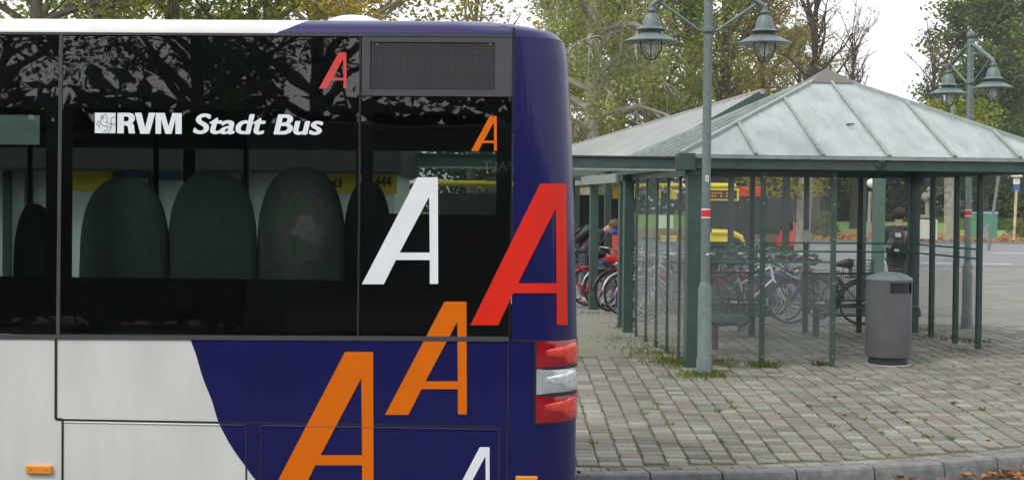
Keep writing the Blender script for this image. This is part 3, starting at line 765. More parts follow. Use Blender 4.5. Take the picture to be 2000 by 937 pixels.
# seats with their backs to the window
def seat(px, w_px, ytop, yl, mat='seatfab', lab=None):
    n = 20; m = MB(); c = bp(px, ytop, yl); hw = w_px / 2 / (2800 / (7 + yl)); ztop = c.z; zb = 1.05; H_ = ztop - zb
    out = []
    for k in range(n + 1):
        t = -1 + 2 * k / n
        out.append(t)
    prof = []
    for k in range(41):
        a = pi * k / 40; x = -cos(a); z = sin(a)
        prof.append((hw * (.95) * math.copysign(abs(x) ** .80, x), zb + H_ * .62 + H_ * .38 * (z ** .85)))
    prof = [(-hw * 1.06, zb)] + prof + [(hw * 1.06, zb)]
    layers = [(-.02, .9), (-.045, .97), (0, 1), (.05, 1), (.085, .95), (.095, .85)]
    layers = [(0.0, .86), (.012, .95), (.035, 1), (.075, 1), (.10, .94), (.11, .84)]
    vs = []; K = len(prof)
    for (dy, s_) in layers:
        for (x, z) in prof: vs.append((c.x + x * s_, yl + dy, zb + (z - zb) * (1 - (1 - s_) * .5)))
    fs = [(i * K + j, i * K + (j + 1) % K, (i + 1) * K + (j + 1) % K, (i + 1) * K + j) for i in range(len(layers) - 1) for j in range(K)]
    fs += [tuple(range(K)), tuple((len(layers) - 1) * K + j for j in range(K))]
    m.add(vs, fs); o = m.build('seat', M[mat], bus, smooth=50)
    MB().box((c.x, yl + .33, .98), (hw * 2, .44, .1), None, 0, .03).build('cushion', M[mat], o)
    MB().box((c.x, yl + .3, .66), (hw * 1.4, .3, .55)).build('pedestal', M['black'], o)
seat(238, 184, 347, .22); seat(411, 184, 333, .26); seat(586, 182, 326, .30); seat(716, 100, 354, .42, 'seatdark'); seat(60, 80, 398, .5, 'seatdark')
seat(-120, 172, 345, .22); seat(-420, 172, 345, .22)
# grab poles
m = MB()
for px, yy in ((304, 1.1), (58, 1.3), (480, 1.6)):
    p = bp(px, 400, yy); m.tube([(p.x, yy, .4), (p.x, yy, 2.7)], .017, 10)
m.build('grab_pole', M['black'], bus)
m = MB(); m.box((-5.6, 2.3, 2.36), (11, .25, .12), None, 0, .02); m.build('overhead_duct', M['interior'], bus)
m = MB(); p, q = bp(-20, 225, .03), bp(81, 283, .03); m.box(((p.x + q.x) / 2 - .1, .004, (p.z + q.z) / 2), (q.x - p.x + .2, .002, p.z - q.z)); m.build('window_notice', pm('pale_notice', (.42, .50, .52), .5), bus)

# ================================================================== TREES
def fol(m, rd, pts, n, size, spread, flat=.5, aspect=.55):
    for _ in range(n):
        p = Vector(rd.choice(pts)) + Vector((rd.gauss(0, spread), rd.gauss(0, spread), rd.gauss(0, spread * .8)))
        u = Vector((rd.gauss(0, 1), rd.gauss(0, 1), rd.gauss(0, 1) * flat)); u.normalize()
        v = u.cross(Vector((rd.gauss(0, 1), rd.gauss(0, 1), rd.gauss(0, 1)))); v.normalize()
        s = size * rd.uniform(.6, 1.35); a = s * aspect
        m.add([p - u * s * .5, p - v * a * .5 + u * s * .05, p + u * s * .5, p + v * a * .5 + u * s * .05], [(0, 1, 2, 3)])
def tree_mesh(seed, h, base, rad, n_leaf, lsize, bark, leaf, limbs=26, subs=5, twigs=3, droop=0.0, shape='round', trunk_r=None, spread=.28, up=.5, lean=(0, 0), top_bare=0):
    rd = random.Random(seed); tr = MB(); cr = MB(); cr.keep = True; tr.keep = True
    trunk_r = trunk_r or h * .02; N_ = 10; tp = []
    wx, wy = rd.uniform(-1, 1), rd.uniform(-1, 1)
    for i in range(N_ + 1):
        t = i / N_; tp.append(Vector((lean[0] * t * h + wx * .25 * sin(t * 4), lean[1] * t * h + wy * .25 * sin(t * 3.3 + 1), h * t * .94)))
    tr.tube(tp, [trunk_r * (1.25 if i == 0 else 1) * (1 - .88 * (i / N_)) for i in range(N_ + 1)], 9)
    pts = []
    for l in range(limbs):
        t = base + (1 - base) * ((l + rd.random()) / limbs) ** .95
        t = min(t, .985); k = t * N_; i = min(int(k), N_ - 1); p0 = tp[i].lerp(tp[i + 1], k - i)
        s = (t - base) / (1 - base)
        if shape == 'round': Lr = rad * (math.sqrt(max(.05, 1 - (2 * s - .85) ** 2 * .8)))
        elif shape == 'cone': Lr = rad * (1.05 - s) ** .8
        elif shape == 'vase': Lr = rad * (.45 + .55 * s)
        else: Lr = rad * (1 - .35 * s)
        Lr *= rd.uniform(.7, 1.15); a = l * 2.399 + rd.uniform(-.4, .4); el = up * rd.uniform(.5, 1.4) + s * .5
        d = Vector((cos(a) * cos(el), sin(a) * cos(el), sin(el))); q = [p0]; n = 5
        for j in range(1, n + 1):
            d = (d + Vector((rd.gauss(0, .13), rd.gauss(0, .13), rd.gauss(0, .1) - droop * .12 * j))).normalized(); q.append(q[-1] + d * Lr / n)
        r0 = trunk_r * (1 - .85 * t) * .55 + .01
        tr.tube(q, [r0 * (1 - .8 * j / n) + .006 for j in range(n + 1)], 5, cap=False)
        for b in range(subs):
            j = rd.uniform(1.2, n); ji = min(int(j), n - 1); s0 = q[ji].lerp(q[ji + 1], j - ji)
            dd = (d + Vector((rd.gauss(0, .7), rd.gauss(0, .7), rd.gauss(.15, .5)))).normalized(); L2 = Lr * rd.uniform(.25, .5); qq = [s0]
            for z in range(3):
                dd = (dd + Vector((rd.gauss(0, .15), rd.gauss(0, .15), rd.gauss(0, .1) - droop * .35))).normalized(); qq.append(qq[-1] + dd * L2 / 3)
            tr.tube(qq, [r0 * .35 + .004, r0 * .25 + .004, r0 * .15 + .004, .005], 4, cap=False)
            for tw in range(twigs):
                z = rd.uniform(.6, 3); zi = min(int(z), 2); t0 = qq[zi].lerp(qq[zi + 1], z - zi)
                d3 = (dd + Vector((rd.gauss(0, .7), rd.gauss(0, .7), rd.gauss(0, .5) - droop * 1.0))).normalized(); L3 = L2 * rd.uniform(.3, .6); t1 = t0 + d3 * L3 + Vector((0, 0, -droop * L3 * .5))
                tr.tube([t0, t1], [.007, .004], 3, cap=False)
                if s < 1 - top_bare or rd.random() < .12: pts += [t0.lerp(t1, f) for f in (.3, .6, .95)]
    if n_leaf and pts:
        # drop random twigs so the crown has gaps
        rd.shuffle(pts); pts = pts[:int(len(pts) * .8)]
        fol(cr, rd, pts, n_leaf, lsize, spread)
    return tr, cr
TM = {}
def tree(key, name, label, x, y, rz=0, s=1.0, group=None, z=0, cat='tree', **k):
    if y > 44:
        kf = 2.2 if key == 'I1' else 1.5
        x, y, s = x * kf, y * kf, s * kf
    if key not in TM:
        tr, cr = tree_mesh(**k)
        root = thing(name, label, cat, (x, y, z), rz, group); root.scale = (s, s, s)
        tr.build('trunk', M[k['bark']], root, smooth=60)
        if cr.v: cr.build('crown', M[k['leaf']], root)
        TM[key] = root; return root
    c = copy_tree(TM[key]); c.location = (x, y, z); c.rotation_euler = (0, 0, rz); c.scale = (s, s, s); c['label'] = label
    c.name = name
    if group: c['group'] = group
    return c
def X(px, Y): return atY(px, 400, Y).x
GREEN = dict(bark='bark', leaf='lf_green', shape='round')
# behind the front bus, left
G1 = 'trees rising behind the bus roof'
tree('L1', 'broadleaf_tree', 'yellow-green tree above the left end of the white bus roof', X(70, 34), 34, 0, 1, G1, seed=11, h=13, base=.28, rad=4.2, n_leaf=15000, lsize=.17, bark='bark', leaf='lf_birch', limbs=30, subs=6)
tree('L2', 'broadleaf_tree', 'green autumn tree above the letters on the white roof edge', X(340, 37), 37, 1.1, 1, G1, seed=12, h=14, base=.25, rad=4.4, n_leaf=15000, lsize=.17, bark='bark', leaf='lf_green', limbs=30, subs=6)
tree('L1', 'broadleaf_tree', 'loose yellowish tree between two green ones over the bus roof', X(520, 40), 40, 2.2, 1.02, G1)
tree('L3', 'broadleaf_tree', 'bright yellow tree above the blue part of the bus roof', X(690, 34), 34, 0, .85, G1, seed=15, h=12, base=.25, rad=3.0, n_leaf=12000, lsize=.16, bark='barkpale', leaf='lf_yellow', limbs=28, subs=6)
tree('L2', 'broadleaf_tree', 'darker green tree behind the yellow one over the bus roof', X(610, 50), 50, 4, 1.05, G1)
tree('L2', 'broadleaf_tree', 'green tree far left behind the bus roof', X(190, 52), 52, 3, 1.1, G1)
# sparse top in the gap, then the mass behind the shelter
tree('S1', 'sparse_tree', 'thin nearly leafless tree in the sky gap above the bus', X(925, 62), 62, 0, 1, None, seed=21, h=12.2, base=.3, rad=3.0, n_leaf=1500, lsize=.16, bark='bark', leaf='lf_birch', limbs=22, subs=5, up=.9)
tree('B1', 'birch_tree', 'tall drooping birch right behind the blue bus corner', X(1150, 50), 50, .5, 1, None, seed=23, h=16, base=.15, rad=4.0, n_leaf=25000, lsize=.15, bark='barkpale', leaf='lf_birch', limbs=44, subs=7, twigs=4, droop=.75, shape='col', spread=.22)
G2 = 'trees behind the bicycle canopy'
tree('M1', 'broadleaf_tree', 'fresh green tree left of the near street lamp', X(1275, 60), 60, 0, 1, G2, seed=31, h=15, base=.12, rad=4.6, n_leaf=21000, lsize=.19, bark='bark', leaf='lf_green', limbs=40, subs=6)
tree('B1', 'birch_tree', 'second birch, half hidden by the first, left of it', X(1098, 66), 66, 3.5, .72, G2)
tree('M2', 'broadleaf_tree', 'yellow and brown tree directly behind the near lamp pole', X(1410, 64), 64, 0, 1, G2, seed=33, h=15.5, base=.12, rad=4.3, n_leaf=13000, lsize=.19, bark='bark', leaf='lf_brown', limbs=38, subs=6, up=.7)
tree('M1', 'broadleaf_tree', 'large green tree filling the gap behind the birch', X(1200, 78), 78, 2, 1.15, G2)
tree('M1', 'broadleaf_tree', 'olive tree seen between the lamp heads', X(1340, 82), 82, 4, 1.2, G2)
tree('M2', 'broadleaf_tree', 'russet tree above the ridge of the metal roof', X(1480, 74), 74, 1, .85, G2)
BARE = dict(seed=41, h=13.5, base=.12, rad=3.6, n_leaf=1200, lsize=.16, bark='barkdark', leaf='lf_brown', limbs=44, subs=7, twigs=5, up=1.15, shape='vase', top_bare=.5)
tree('D1', 'bare_tree', 'bare upright tree behind the peak of the glass roof', X(1590, 60), 60, 0, .98, 'bare trees', **BARE)
tree('D1', 'bare_tree', 'smaller bare tree just right of the glass roof peak', X(1665, 70), 70, 2, .72, 'bare trees')
tree('D1', 'bare_tree', 'bare twiggy tree left of the far street lamp', X(1820, 78), 78, 4, .72, 'bare trees')
tree('M2', 'broadleaf_tree', 'reddish brown tree low behind the glass roof peak', X(1560, 80), 80, 5, .72, G2)
tree('I1', 'ivy_covered_tree', 'dense ivy-green tree behind the far street lamp', X(1925, 62), 62, 0, 1, None, seed=51, h=10.2, base=.04, rad=2.9, n_leaf=30000, lsize=.2, bark='bark', leaf='lf_ivy', limbs=46, subs=7, twigs=4, spread=.3, shape='round')
tree('I1', 'ivy_covered_tree', 'darker green tree at the right edge of the picture', X(2025, 70), 70, 2, .95, None)
# trunk in front of the far road
t = thing('street_tree', 'grey leaning trunk beside the yellow bus front', 'tree', (X(1566, 38), 38, 0))
MB().tube([(0, 0, -.1), (.02, 0, .8), (.1, 0, 2.5), (.22, .1, 4.2), (.3, .2, 4.9)], [.26, .2, .19, .12, .03], 12).build('trunk', M['barkpale'], t, smooth=60)
m = MB(); m.keep = True; rd = random.Random(5)
fol(m, rd, [(rd.uniform(-1.6, .6), rd.uniform(-1, 1), rd.uniform(2.1, 2.7)) for _ in range(16)] + [(rd.uniform(-1.3, 1.3), rd.uniform(-1, 1), rd.uniform(3, 5.0)) for _ in range(30)], 1500, .13, .16)
m.build('crown', M['lf_yellow'], t)
# shrubs and dark wood edge behind the lawn
def shrub_mesh(seed, w_, h, n, ls):
    rd = random.Random(seed); m = MB(); m.keep = True
    pts = []
    for _ in range(140):
        a = rd.uniform(0, 2 * pi); r = rd.random() ** .5; z = rd.random()
        lim = math.sqrt(max(0, 1 - (z * .95) ** 2)); pts.append((cos(a) * r * w_ * lim * rd.uniform(.8, 1.1), sin(a) * r * w_ * lim, .1 + z * h))
    fol(m, rd, pts, n, ls, w_ * .13); return m, pts
SH = {}
def shrub(key, label, x, y, s, mat, rz=0, group=None, w_=2, h=3, n=5000, ls=.2, name='shrub'):
    if key not in SH:
        m, pts = shrub_mesh(hash(key) % 97 if False else sum(map(ord, key)), w_, h, n, ls); r = thing(name, label, 'shrub', (x, y, 0), rz, group); r.scale = (s, s, s)
        m.build('foliage', M[mat], r)
        st = MB(); rd = random.Random(2)
        for p in rd.sample(pts, 14): st.tube([(0, 0, -.1), (p[0] * .4, p[1] * .4, p[2] * .5), p], [.05, .03, .012], 4)
        st.build('stem', M['bark'], r); SH[key] = r; return r
    c = copy_tree(SH[key]); c.location = (x, y, 0); c.scale = (s, s, s); c.rotation_euler = (0, 0, rz); c['label'] = label; return c
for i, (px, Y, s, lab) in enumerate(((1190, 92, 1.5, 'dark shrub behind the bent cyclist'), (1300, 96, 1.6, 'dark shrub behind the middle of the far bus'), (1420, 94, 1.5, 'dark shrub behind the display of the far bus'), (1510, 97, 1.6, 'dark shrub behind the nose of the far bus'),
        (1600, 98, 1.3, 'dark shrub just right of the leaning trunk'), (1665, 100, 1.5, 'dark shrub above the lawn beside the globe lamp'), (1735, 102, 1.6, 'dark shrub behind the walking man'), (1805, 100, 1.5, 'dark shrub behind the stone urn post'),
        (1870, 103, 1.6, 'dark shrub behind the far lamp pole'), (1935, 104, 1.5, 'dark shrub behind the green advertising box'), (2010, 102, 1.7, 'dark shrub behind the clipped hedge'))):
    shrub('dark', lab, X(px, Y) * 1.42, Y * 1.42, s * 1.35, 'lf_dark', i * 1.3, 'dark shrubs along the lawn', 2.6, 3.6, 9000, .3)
shrub('round', 'round clipped grey-green bush on the lawn right of the trunk', X(1612, 80), 80, 1, 'lf_bush', 0, None, .85, 1.25, 2500, .12)
shrub('low', 'low green bush at the right edge beside the hedge', X(2000, 82), 82, 1, 'lf_bush', 0, None, 1.1, .9, 2000, .12)
# far wood behind everything, one mass
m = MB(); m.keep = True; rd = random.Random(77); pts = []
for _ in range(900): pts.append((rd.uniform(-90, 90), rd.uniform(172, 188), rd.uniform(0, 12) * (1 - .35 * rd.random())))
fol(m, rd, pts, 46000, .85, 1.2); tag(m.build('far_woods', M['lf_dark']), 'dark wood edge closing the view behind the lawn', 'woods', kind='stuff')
# trees behind the photographer, seen in the bus glass
GB = 'trees seen only as reflections in the bus windows'
RT = dict(seed=61, h=9.5, base=.30, rad=4.2, n_leaf=20000, lsize=.12, bark='barkdark', leaf='lf_dark', limbs=30, subs=6, twigs=4, spread=.22)
tree('R1', 'plane_tree', 'leafy tree mirrored above the lettering in the bus window', -4.4, -9.5, 0, 1, GB, **RT)
tree('R1', 'plane_tree', 'leafy tree mirrored at the left window', -9.6, -8.5, 2, 1, GB)
tree('R1', 'plane_tree', 'leafy tree mirrored in the rear window', 1.2, -11, 4, 1.0, GB)
tree('R1', 'plane_tree', 'leafy tree mirrored between the two left windows', -6.9, -11, 5, 1.0, GB)
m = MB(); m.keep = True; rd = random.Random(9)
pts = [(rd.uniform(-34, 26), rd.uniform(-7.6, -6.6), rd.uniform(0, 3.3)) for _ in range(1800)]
fol(m, rd, pts, 26000, .4, .35); m.box((-4, -7.6, 1.5), (60, .5, 3.0)); h_ = m.build('added_hedge', M['lf_dark']); tag(h_, 'tall dark hedge added behind the camera to darken the lower bus window reflections', 'hedge')  # hedge put in behind the camera so the lower window reflections turn dark

def postermat():
    m, t = new_mat('flower_poster'); N = t.nodes; L = t.links
    out = N.new('ShaderNodeOutputMaterial'); b = N.new('ShaderNodeBsdfPrincipled'); L.new(b.outputs[0], out.inputs[0])
    tc = N.new('ShaderNodeTexCoord'); no = N.new('ShaderNodeTexNoise'); no.inputs['Scale'].default_value = 3.2; no.inputs['Detail'].default_value = 5; L.new(tc.outputs['Object'], no.inputs[0])
    ra = N.new('ShaderNodeValToRGB'); el = ra.color_ramp.elements
    cs = [(.05, .12, .03), (.12, .35, .10), (.40, .06, .10), (.25, .2, .25), (.6, .58, .62), (.3, .12, .05)]; ps = (.3, .42, .47, .52, .6, .68)
    while len(el) < 6: el.new(.5)
    for i in range(6): el[i].position = ps[i]; el[i].color = (*cs[i], 1)
    L.new(no.outputs[0], ra.inputs[0])
    mp = N.new('ShaderNodeMapping'); mp.inputs['Location'].default_value = (3.22, 0, -1.55); L.new(tc.outputs['Object'], mp.inputs[0])
    mp2 = N.new('ShaderNodeMapping'); mp2.inputs['Scale'].default_value = (2.5, 0, 1.45); L.new(mp.outputs[0], mp2.inputs[0])
    ln_ = N.new('ShaderNodeVectorMath'); ln_.operation = 'LENGTH'; L.new(mp2.outputs[0], ln_.inputs[0])
    ad = N.new('ShaderNodeMath'); ad.operation = 'ADD'; L.new(ln_.outputs['Value'], ad.inputs[0]); L.new(no.outputs[0], ad.inputs[1])
    mr = N.new('ShaderNodeMapRange'); mr.inputs[1].default_value = .9; mr.inputs[2].default_value = 1.5; mr.inputs[3].default_value = 1; mr.inputs[4].default_value = .03; L.new(ad.outputs[0], mr.inputs[0])
    vm = N.new('ShaderNodeVectorMath'); vm.operation = 'SCALE'; L.new(ra.outputs[0], vm.inputs[0]); L.new(mr.outputs[0], vm.inputs['Scale']); L.new(vm.outputs[0], b.inputs['Base Color']); return m
pc = thing('poster_case', 'showcase with flower picture mirrored over the third seat of the bus', 'showcase', (0, -3, 0))
MB().box((-1.4, 0, 1.5), (5.0, .12, 2.5), None, 0, .02).build('case', M['darkmetal'], pc)
MB().box((-3.22, .07, 1.62), (.86, .02, 1.5), None, 0, .004).build('picture', postermat(), pc)
MB().box((-1.6, .07, .42), (3.6, .02, .34), None, 0, .004).build('caption_board', M['grille'], pc)
vs_, fs_2 = textpoly('VIELFALT'); m = MB(); m.keep = True; m.add([(-.42 - u * .62, .066, 2.2 + v * .10) for u, v in vs_], fs_2); m.build('lettering', M['signwhite'], pc)
for x in (-3.7, .9): MB().box((x, 0, .14), (.1, .1, .28)).build('leg', M['darkmetal'], pc)

# ================================================================== SHELTER
SP = Vector((2.05, 16.18)); YAW = math.atan2(.09, 1); e1 = Vector((cos(YAW), sin(YAW))); e2 = Vector((-sin(YAW), cos(YAW)))
SW, SD = 4.2, 4.32
sh = thing('glass_shelter', 'square green steel pavilion with glazed sides and pyramid glass roof', 'shelter', (SP.x, SP.y, 0), YAW)
# local frame: x along the front, y into depth
def post(x, y, wd, z0, z1, name='post', mat='green', dp=None):
    return MB().box((x, y, (z0 + z1) / 2), (wd, dp or wd, z1 - z0), None, 0, .006).build(name, M[mat], sh)
ZE = 2.24
for (x, y) in ((0, 0), (SW, 0), (SW, SD), (0, SD)):
    p = post(x, y, .17 if (x, y) == (0, 0) else .14, 0, ZE)
    MB().box((x, y, ZE - .03), (.22, .22, .10), None, 0, .004).build('capital', M['green'], p)
XS_front = [.80, 1.62]
for x in XS_front: post(x, 0, .058, .0, ZE + .01, 'mullion', dp=.045)
XB = [SW - .80, SW - 1.6, SW - 2.4, SW - 3.2]
for x in XB: post(x, SD, .075, 0, ZE, 'mullion', dp=.05)
YL = [.73, 1.44, 2.15, 2.86, 3.6]
for y in YL: post(0, y, .04, .0, ZE, 'mullion', dp=.03)
YR = [2.0, 2.75, 3.6]
for y in YR: post(SW, y, .07, 0, ZE, 'mullion', dp=.06)
def pane(a, b, z0=.09, z1=ZE - .02):
    a, b = Vector(a), Vector(b); m = MB(); d = (b - a); L_ = d.length; d.normalize(); a = a + d * .02; b = b - d * .02
    m.bar((a.x, a.y, (z0 + z1) / 2), (b.x, b.y, (z0 + z1) / 2), .008, z1 - z0); return m.build('glass_pane', M['pane'], sh)
fx = [.085] + XS_front
for a, b in zip(fx, fx[1:]): pane((a, .0), (b, .0))
ly = [0.085] + YL
for a, b in zip(ly, ly[1:]): pane((0, a), (0, b))
bx_ = sorted(XB + [0.07, SW - .07])
for a, b in zip(bx_, bx_[1:]): pane((a, SD), (b, SD))
ry = YR + [SD - .07]
for a, b in zip(ry, ry[1:]): pane((SW, a), (SW, b))
# guard rails
for z in (1.29, 1.17):
    MB().bar((0.08, SD - .06, z), (SW - .07, SD - .06, z), .022, .022).build('rail', M['railgreen'], sh)
    MB().bar((SW - .06, YR[0] - .06, z), (SW - .06, SD - .07, z), .022, .022).build('rail', M['railgreen'], sh)
    MB().bar((.08, .05, z + .02), (XS_front[-1], .05, z + .02), .022, .026).build('rail', M['railgreen'], sh)
# bolts on front mullions
m = MB()
for x in XS_front:
    for z in (.12, .5, .95, 1.45, 1.85, 2.15): m.box((x, -.026, z), (.016, .01, .016), None, 0, .003)
m.build('bolt', M['chrome'], sh)
# fascia: two steps
OV = .13
def ringbeam(o_, z0, z1, th, name, mat):
    m = MB()
    m.box((SW / 2, -o_, (z0 + z1) / 2), (SW + 2 * o_ + th, th, z1 - z0), None, 0, .004); m.box((SW / 2, SD + o_, (z0 + z1) / 2), (SW + 2 * o_ + th, th, z1 - z0), None, 0, .004)
    m.box((-o_, SD / 2, (z0 + z1) / 2), (th, SD + 2 * o_ - th, z1 - z0), None, 0, .004); m.box((SW + o_, SD / 2, (z0 + z1) / 2), (th, SD + 2 * o_ - th, z1 - z0), None, 0, .004)
    return m.build(name, M[mat], sh)
ringbeam(.0, ZE - .0, ZE + .09, .10, 'ring_beam', 'green')
ringbeam(OV, 2.235, 2.345, .05, 'fascia', 'green')
ringbeam(OV + .015, 2.35, 2.39, .10, 'gutter', 'greenlight')
for (x, y) in ((-OV, -OV), (SW + OV, -OV)): MB().box((x, y, 2.31), (.19, .19, .19), None, 0, .005).build('corner_block', M['green'], sh)
# roof
def roofglass():
    m, t = new_mat('milky_roof_glass'); N = t.nodes; L = t.links
    out = N.new('ShaderNodeOutputMaterial'); tc = N.new('ShaderNodeTexCoord'); no = N.new('ShaderNodeTexNoise'); no.inputs['Scale'].default_value = 2.2; no.inputs['Detail'].default_value = 9; no.inputs['Roughness'].default_value = .65
    mpp = N.new('ShaderNodeMapping'); mpp.inputs['Scale'].default_value = (2.6, .8, 1); L.new(tc.outputs['Object'], mpp.inputs[0]); L.new(mpp.outputs[0], no.inputs[0]); ra = N.new('ShaderNodeValToRGB')
    ra.color_ramp.elements[0].position = .36; ra.color_ramp.elements[1].position = .60
    ra.color_ramp.elements[0].color = (.50, .56, .55, 1); ra.color_ramp.elements[1].color = (.76, .81, .81, 1); L.new(no.outputs[0], ra.inputs[0])
    d = N.new('ShaderNodeBsdfDiffuse'); L.new(ra.outputs[0], d.inputs[0]); tl = N.new('ShaderNodeBsdfTranslucent'); tl.inputs[0].default_value = (.75, .85, .83, 1)
    tr = N.new('ShaderNodeBsdfTransparent'); tr.inputs[0].default_value = (.8, .9, .88, 1)
    a = N.new('ShaderNodeMixShader'); a.inputs[0].default_value = .4; L.new(d.outputs[0], a.inputs[1]); L.new(tl.outputs[0], a.inputs[2])
    b = N.new('ShaderNodeMixShader'); b.inputs[0].default_value = .36; L.new(a.outputs[0], b.inputs[1]); L.new(tr.outputs[0], b.inputs[2])
    gl = N.new('ShaderNodeBsdfGlossy'); gl.inputs['Roughness'].default_value = .12; fr = N.new('ShaderNodeFresnel'); fr.inputs[0].default_value = 1.5
    c = N.new('ShaderNodeMixShader'); L.new(fr.outputs[0], c.inputs[0]); L.new(b.outputs[0], c.inputs[1]); L.new(gl.outputs[0], c.inputs[2]); L.new(c.outputs[0], out.inputs[0])
    return m
M['roofpane'] = roofglass()
AP = Vector((SW / 2 + .11, SD / 2 + .06, 3.53)); ee = OV + .07
C4 = [Vector((-ee, -ee, 2.395)), Vector((SW + ee, -ee, 2.395)), Vector((SW + ee, SD + ee, 2.395)), Vector((-ee, SD + ee, 2.395))]
rafters = MB()
for k in range(4):
    a, b = C4[k], C4[(k + 1) % 4]; nrm = (b - a).cross(AP - a).normalized()
    m = MB(); m.add([a, b, AP, a - nrm * .012, b - nrm * .012, AP - nrm * .012], [(0, 1, 2), (5, 4, 3), (0, 3, 4, 1), (1, 4, 5, 2), (2, 5, 3, 0)])
    m.build('roof_pane', M['roofpane'], sh)
    # glazing bars up the slope, perpendicular to the eave
    d = (b - a); L_ = d.length; d.normalize(); foot = (AP - a).dot(d)
    for i in range(5):
        s_ = .86 + .765 * i; top = (s_ / foot) if s_ < foot else (L_ - s_) / (L_ - foot)
        if s_ > L_ - .3: continue
        q0 = a + d * s_; q1 = q0 + ((AP - a) - d * foot) * top * .985
        MB().bar(q0 + nrm * .014, q1 + nrm * .014, .04, .022, up=nrm).build('glazing_bar', M['greenlight'], sh)
    m = MB(); m.bar(a + Vector((0, 0, .012)), AP + Vector((0, 0, .01)), .06, .035); m.build('hip_bar', M['greenlight'], sh)
    # inner trusses seen through the glass
    m = MB(); m.bar(a.lerp(b, .5) - Vector((0, 0, .10)), AP - Vector((0, 0, .12)), .06, .10); m.bar(a - Vector((0, 0, .08)), AP - Vector((0, 0, .12)), .06, .1)
    m.bar(a.lerp(b, .5) - Vector((0, 0, .1)), a.lerp(AP, .5) - Vector((0, 0, .12)), .04, .05); m.bar(a.lerp(b, .5) - Vector((0, 0, .1)), b.lerp(AP, .5) - Vector((0, 0, .12)), .04, .05)
    m.build('rafter', M['green'], sh)
# cap
dz = AP.z; s0 = .32
m = MB(); c = [(AP.x - s0, AP.y - s0, dz - .13), (AP.x + s0, AP.y - s0, dz - .13), (AP.x + s0, AP.y + s0, dz - .13), (AP.x - s0, AP.y + s0, dz - .13)]
c2 = [(x, y, z - .03) for x, y, z in c]
m.add(c + c2 + [(AP.x, AP.y, dz + .08)], [(0, 1, 8), (1, 2, 8), (2, 3, 8), (3, 0, 8), (0, 4, 5, 1), (1, 5, 6, 2), (2, 6, 7, 3), (3, 7, 4, 0)]); m.build('roof_cap', M['brown'], sh)
# twig lying on the roof
nr = (C4[1] - C4[0]).cross(AP - C4[0]).normalized(); o_ = ground(1655, 262, 0); 
bird = MB(); c = Vector((1.66, -.15, 0)); 
def roofz(x, y): return C4[0].z + (y - C4[0].y) * (AP.z - C4[0].z) / (AP.y - C4[0].y)
lf = thing('leaf_scrap', 'small dark leaf scrap stuck on the front glass roof slope', 'leaf', (0, 0, 0), 0)
yy = .62; xx = 2.0
wv = Matrix.Rotation(YAW, 4, 'Z'); pw = Vector((SP.x, SP.y, 0)) + (wv @ Vector((xx, yy, roofz(xx, yy) + .01)))
for dx, dy in ((0, 0), (.03, -.02), (-.02, .02)):
    bird.add([(pw.x + dx - .03, pw.y + dy, pw.z), (pw.x + dx, pw.y + dy - .02, pw.z + .02), (pw.x + dx + .035, pw.y + dy, pw.z + .01), (pw.x + dx, pw.y + dy + .02, pw.z + .02)], [(0, 1, 2, 3)])
bird.build('blade', M['black'], lf)

# link beam and posts left of the shelter
ln = thing('link_canopy', 'green steel frame running left from the shelter corner towards the bus', 'canopy frame', (SP.x, SP.y, 0), YAW)
MB().box((-2.3, -OV, 2.285), (4.1, .07, .115), None, 0, .004).build('beam', M['green'], ln)
MB().box((-2.3, -OV - .005, 2.355), (4.1, .11, .02)).build('flashing', M['darkmetal'], ln)
MB().box((-2.3, -OV, 2.215), (4.1, .1, .02)).build('flange', M['greenlight'], ln)
for (px, py, w_) in ((1216, 638, .15), (1158, 603, .14)):
    g = ground(px, py); loc = Matrix.Rotation(-YAW, 2) @ (Vector((g.x, g.y)) - SP)
    p = MB().box((loc.x, loc.y, 1.12), (w_, w_, 2.24), None, 0, .006).build('post', M['green'], ln)
    MB().box((loc.x, loc.y, 2.19), (w_ + .07, w_ + .07, .13), None, 0, .005).build('capital', M['green'], p)
def lnloc(px, py): g = ground(px, py); return Matrix.Rotation(-YAW, 2) @ (Vector((g.x, g.y)) - SP)
q1, q2 = lnloc(1216, 638), lnloc(1158, 603)
MB().bar((q1.x, q1.y, 2.22), (q2.x - .2, q2.y + 6, 2.22), .06, .14).build('beam', M['greenlight'], ln)
MB().bar((-.1, -.1, 2.2), (q1.x, q1.y, 2.22), .05, .1).build('beam', M['green'], ln)
for f in (.35, .72):
    MB().bar((q1.x - 1.6, q1.y + 2 + 6 * f, 2.27), (q1.x + 2.5, q1.y + 2 + 6 * f, 2.27), .05, .09).build('purlin_and_gap', M['green'], ln)
for (dx, dy) in ((-1.2, 8), (.1, 9), (-.4, 12)):
    MB().box((q1.x + dx, q1.y + dy, 1.1), (.11, .11, 2.2)).build('post', M['green'], ln)

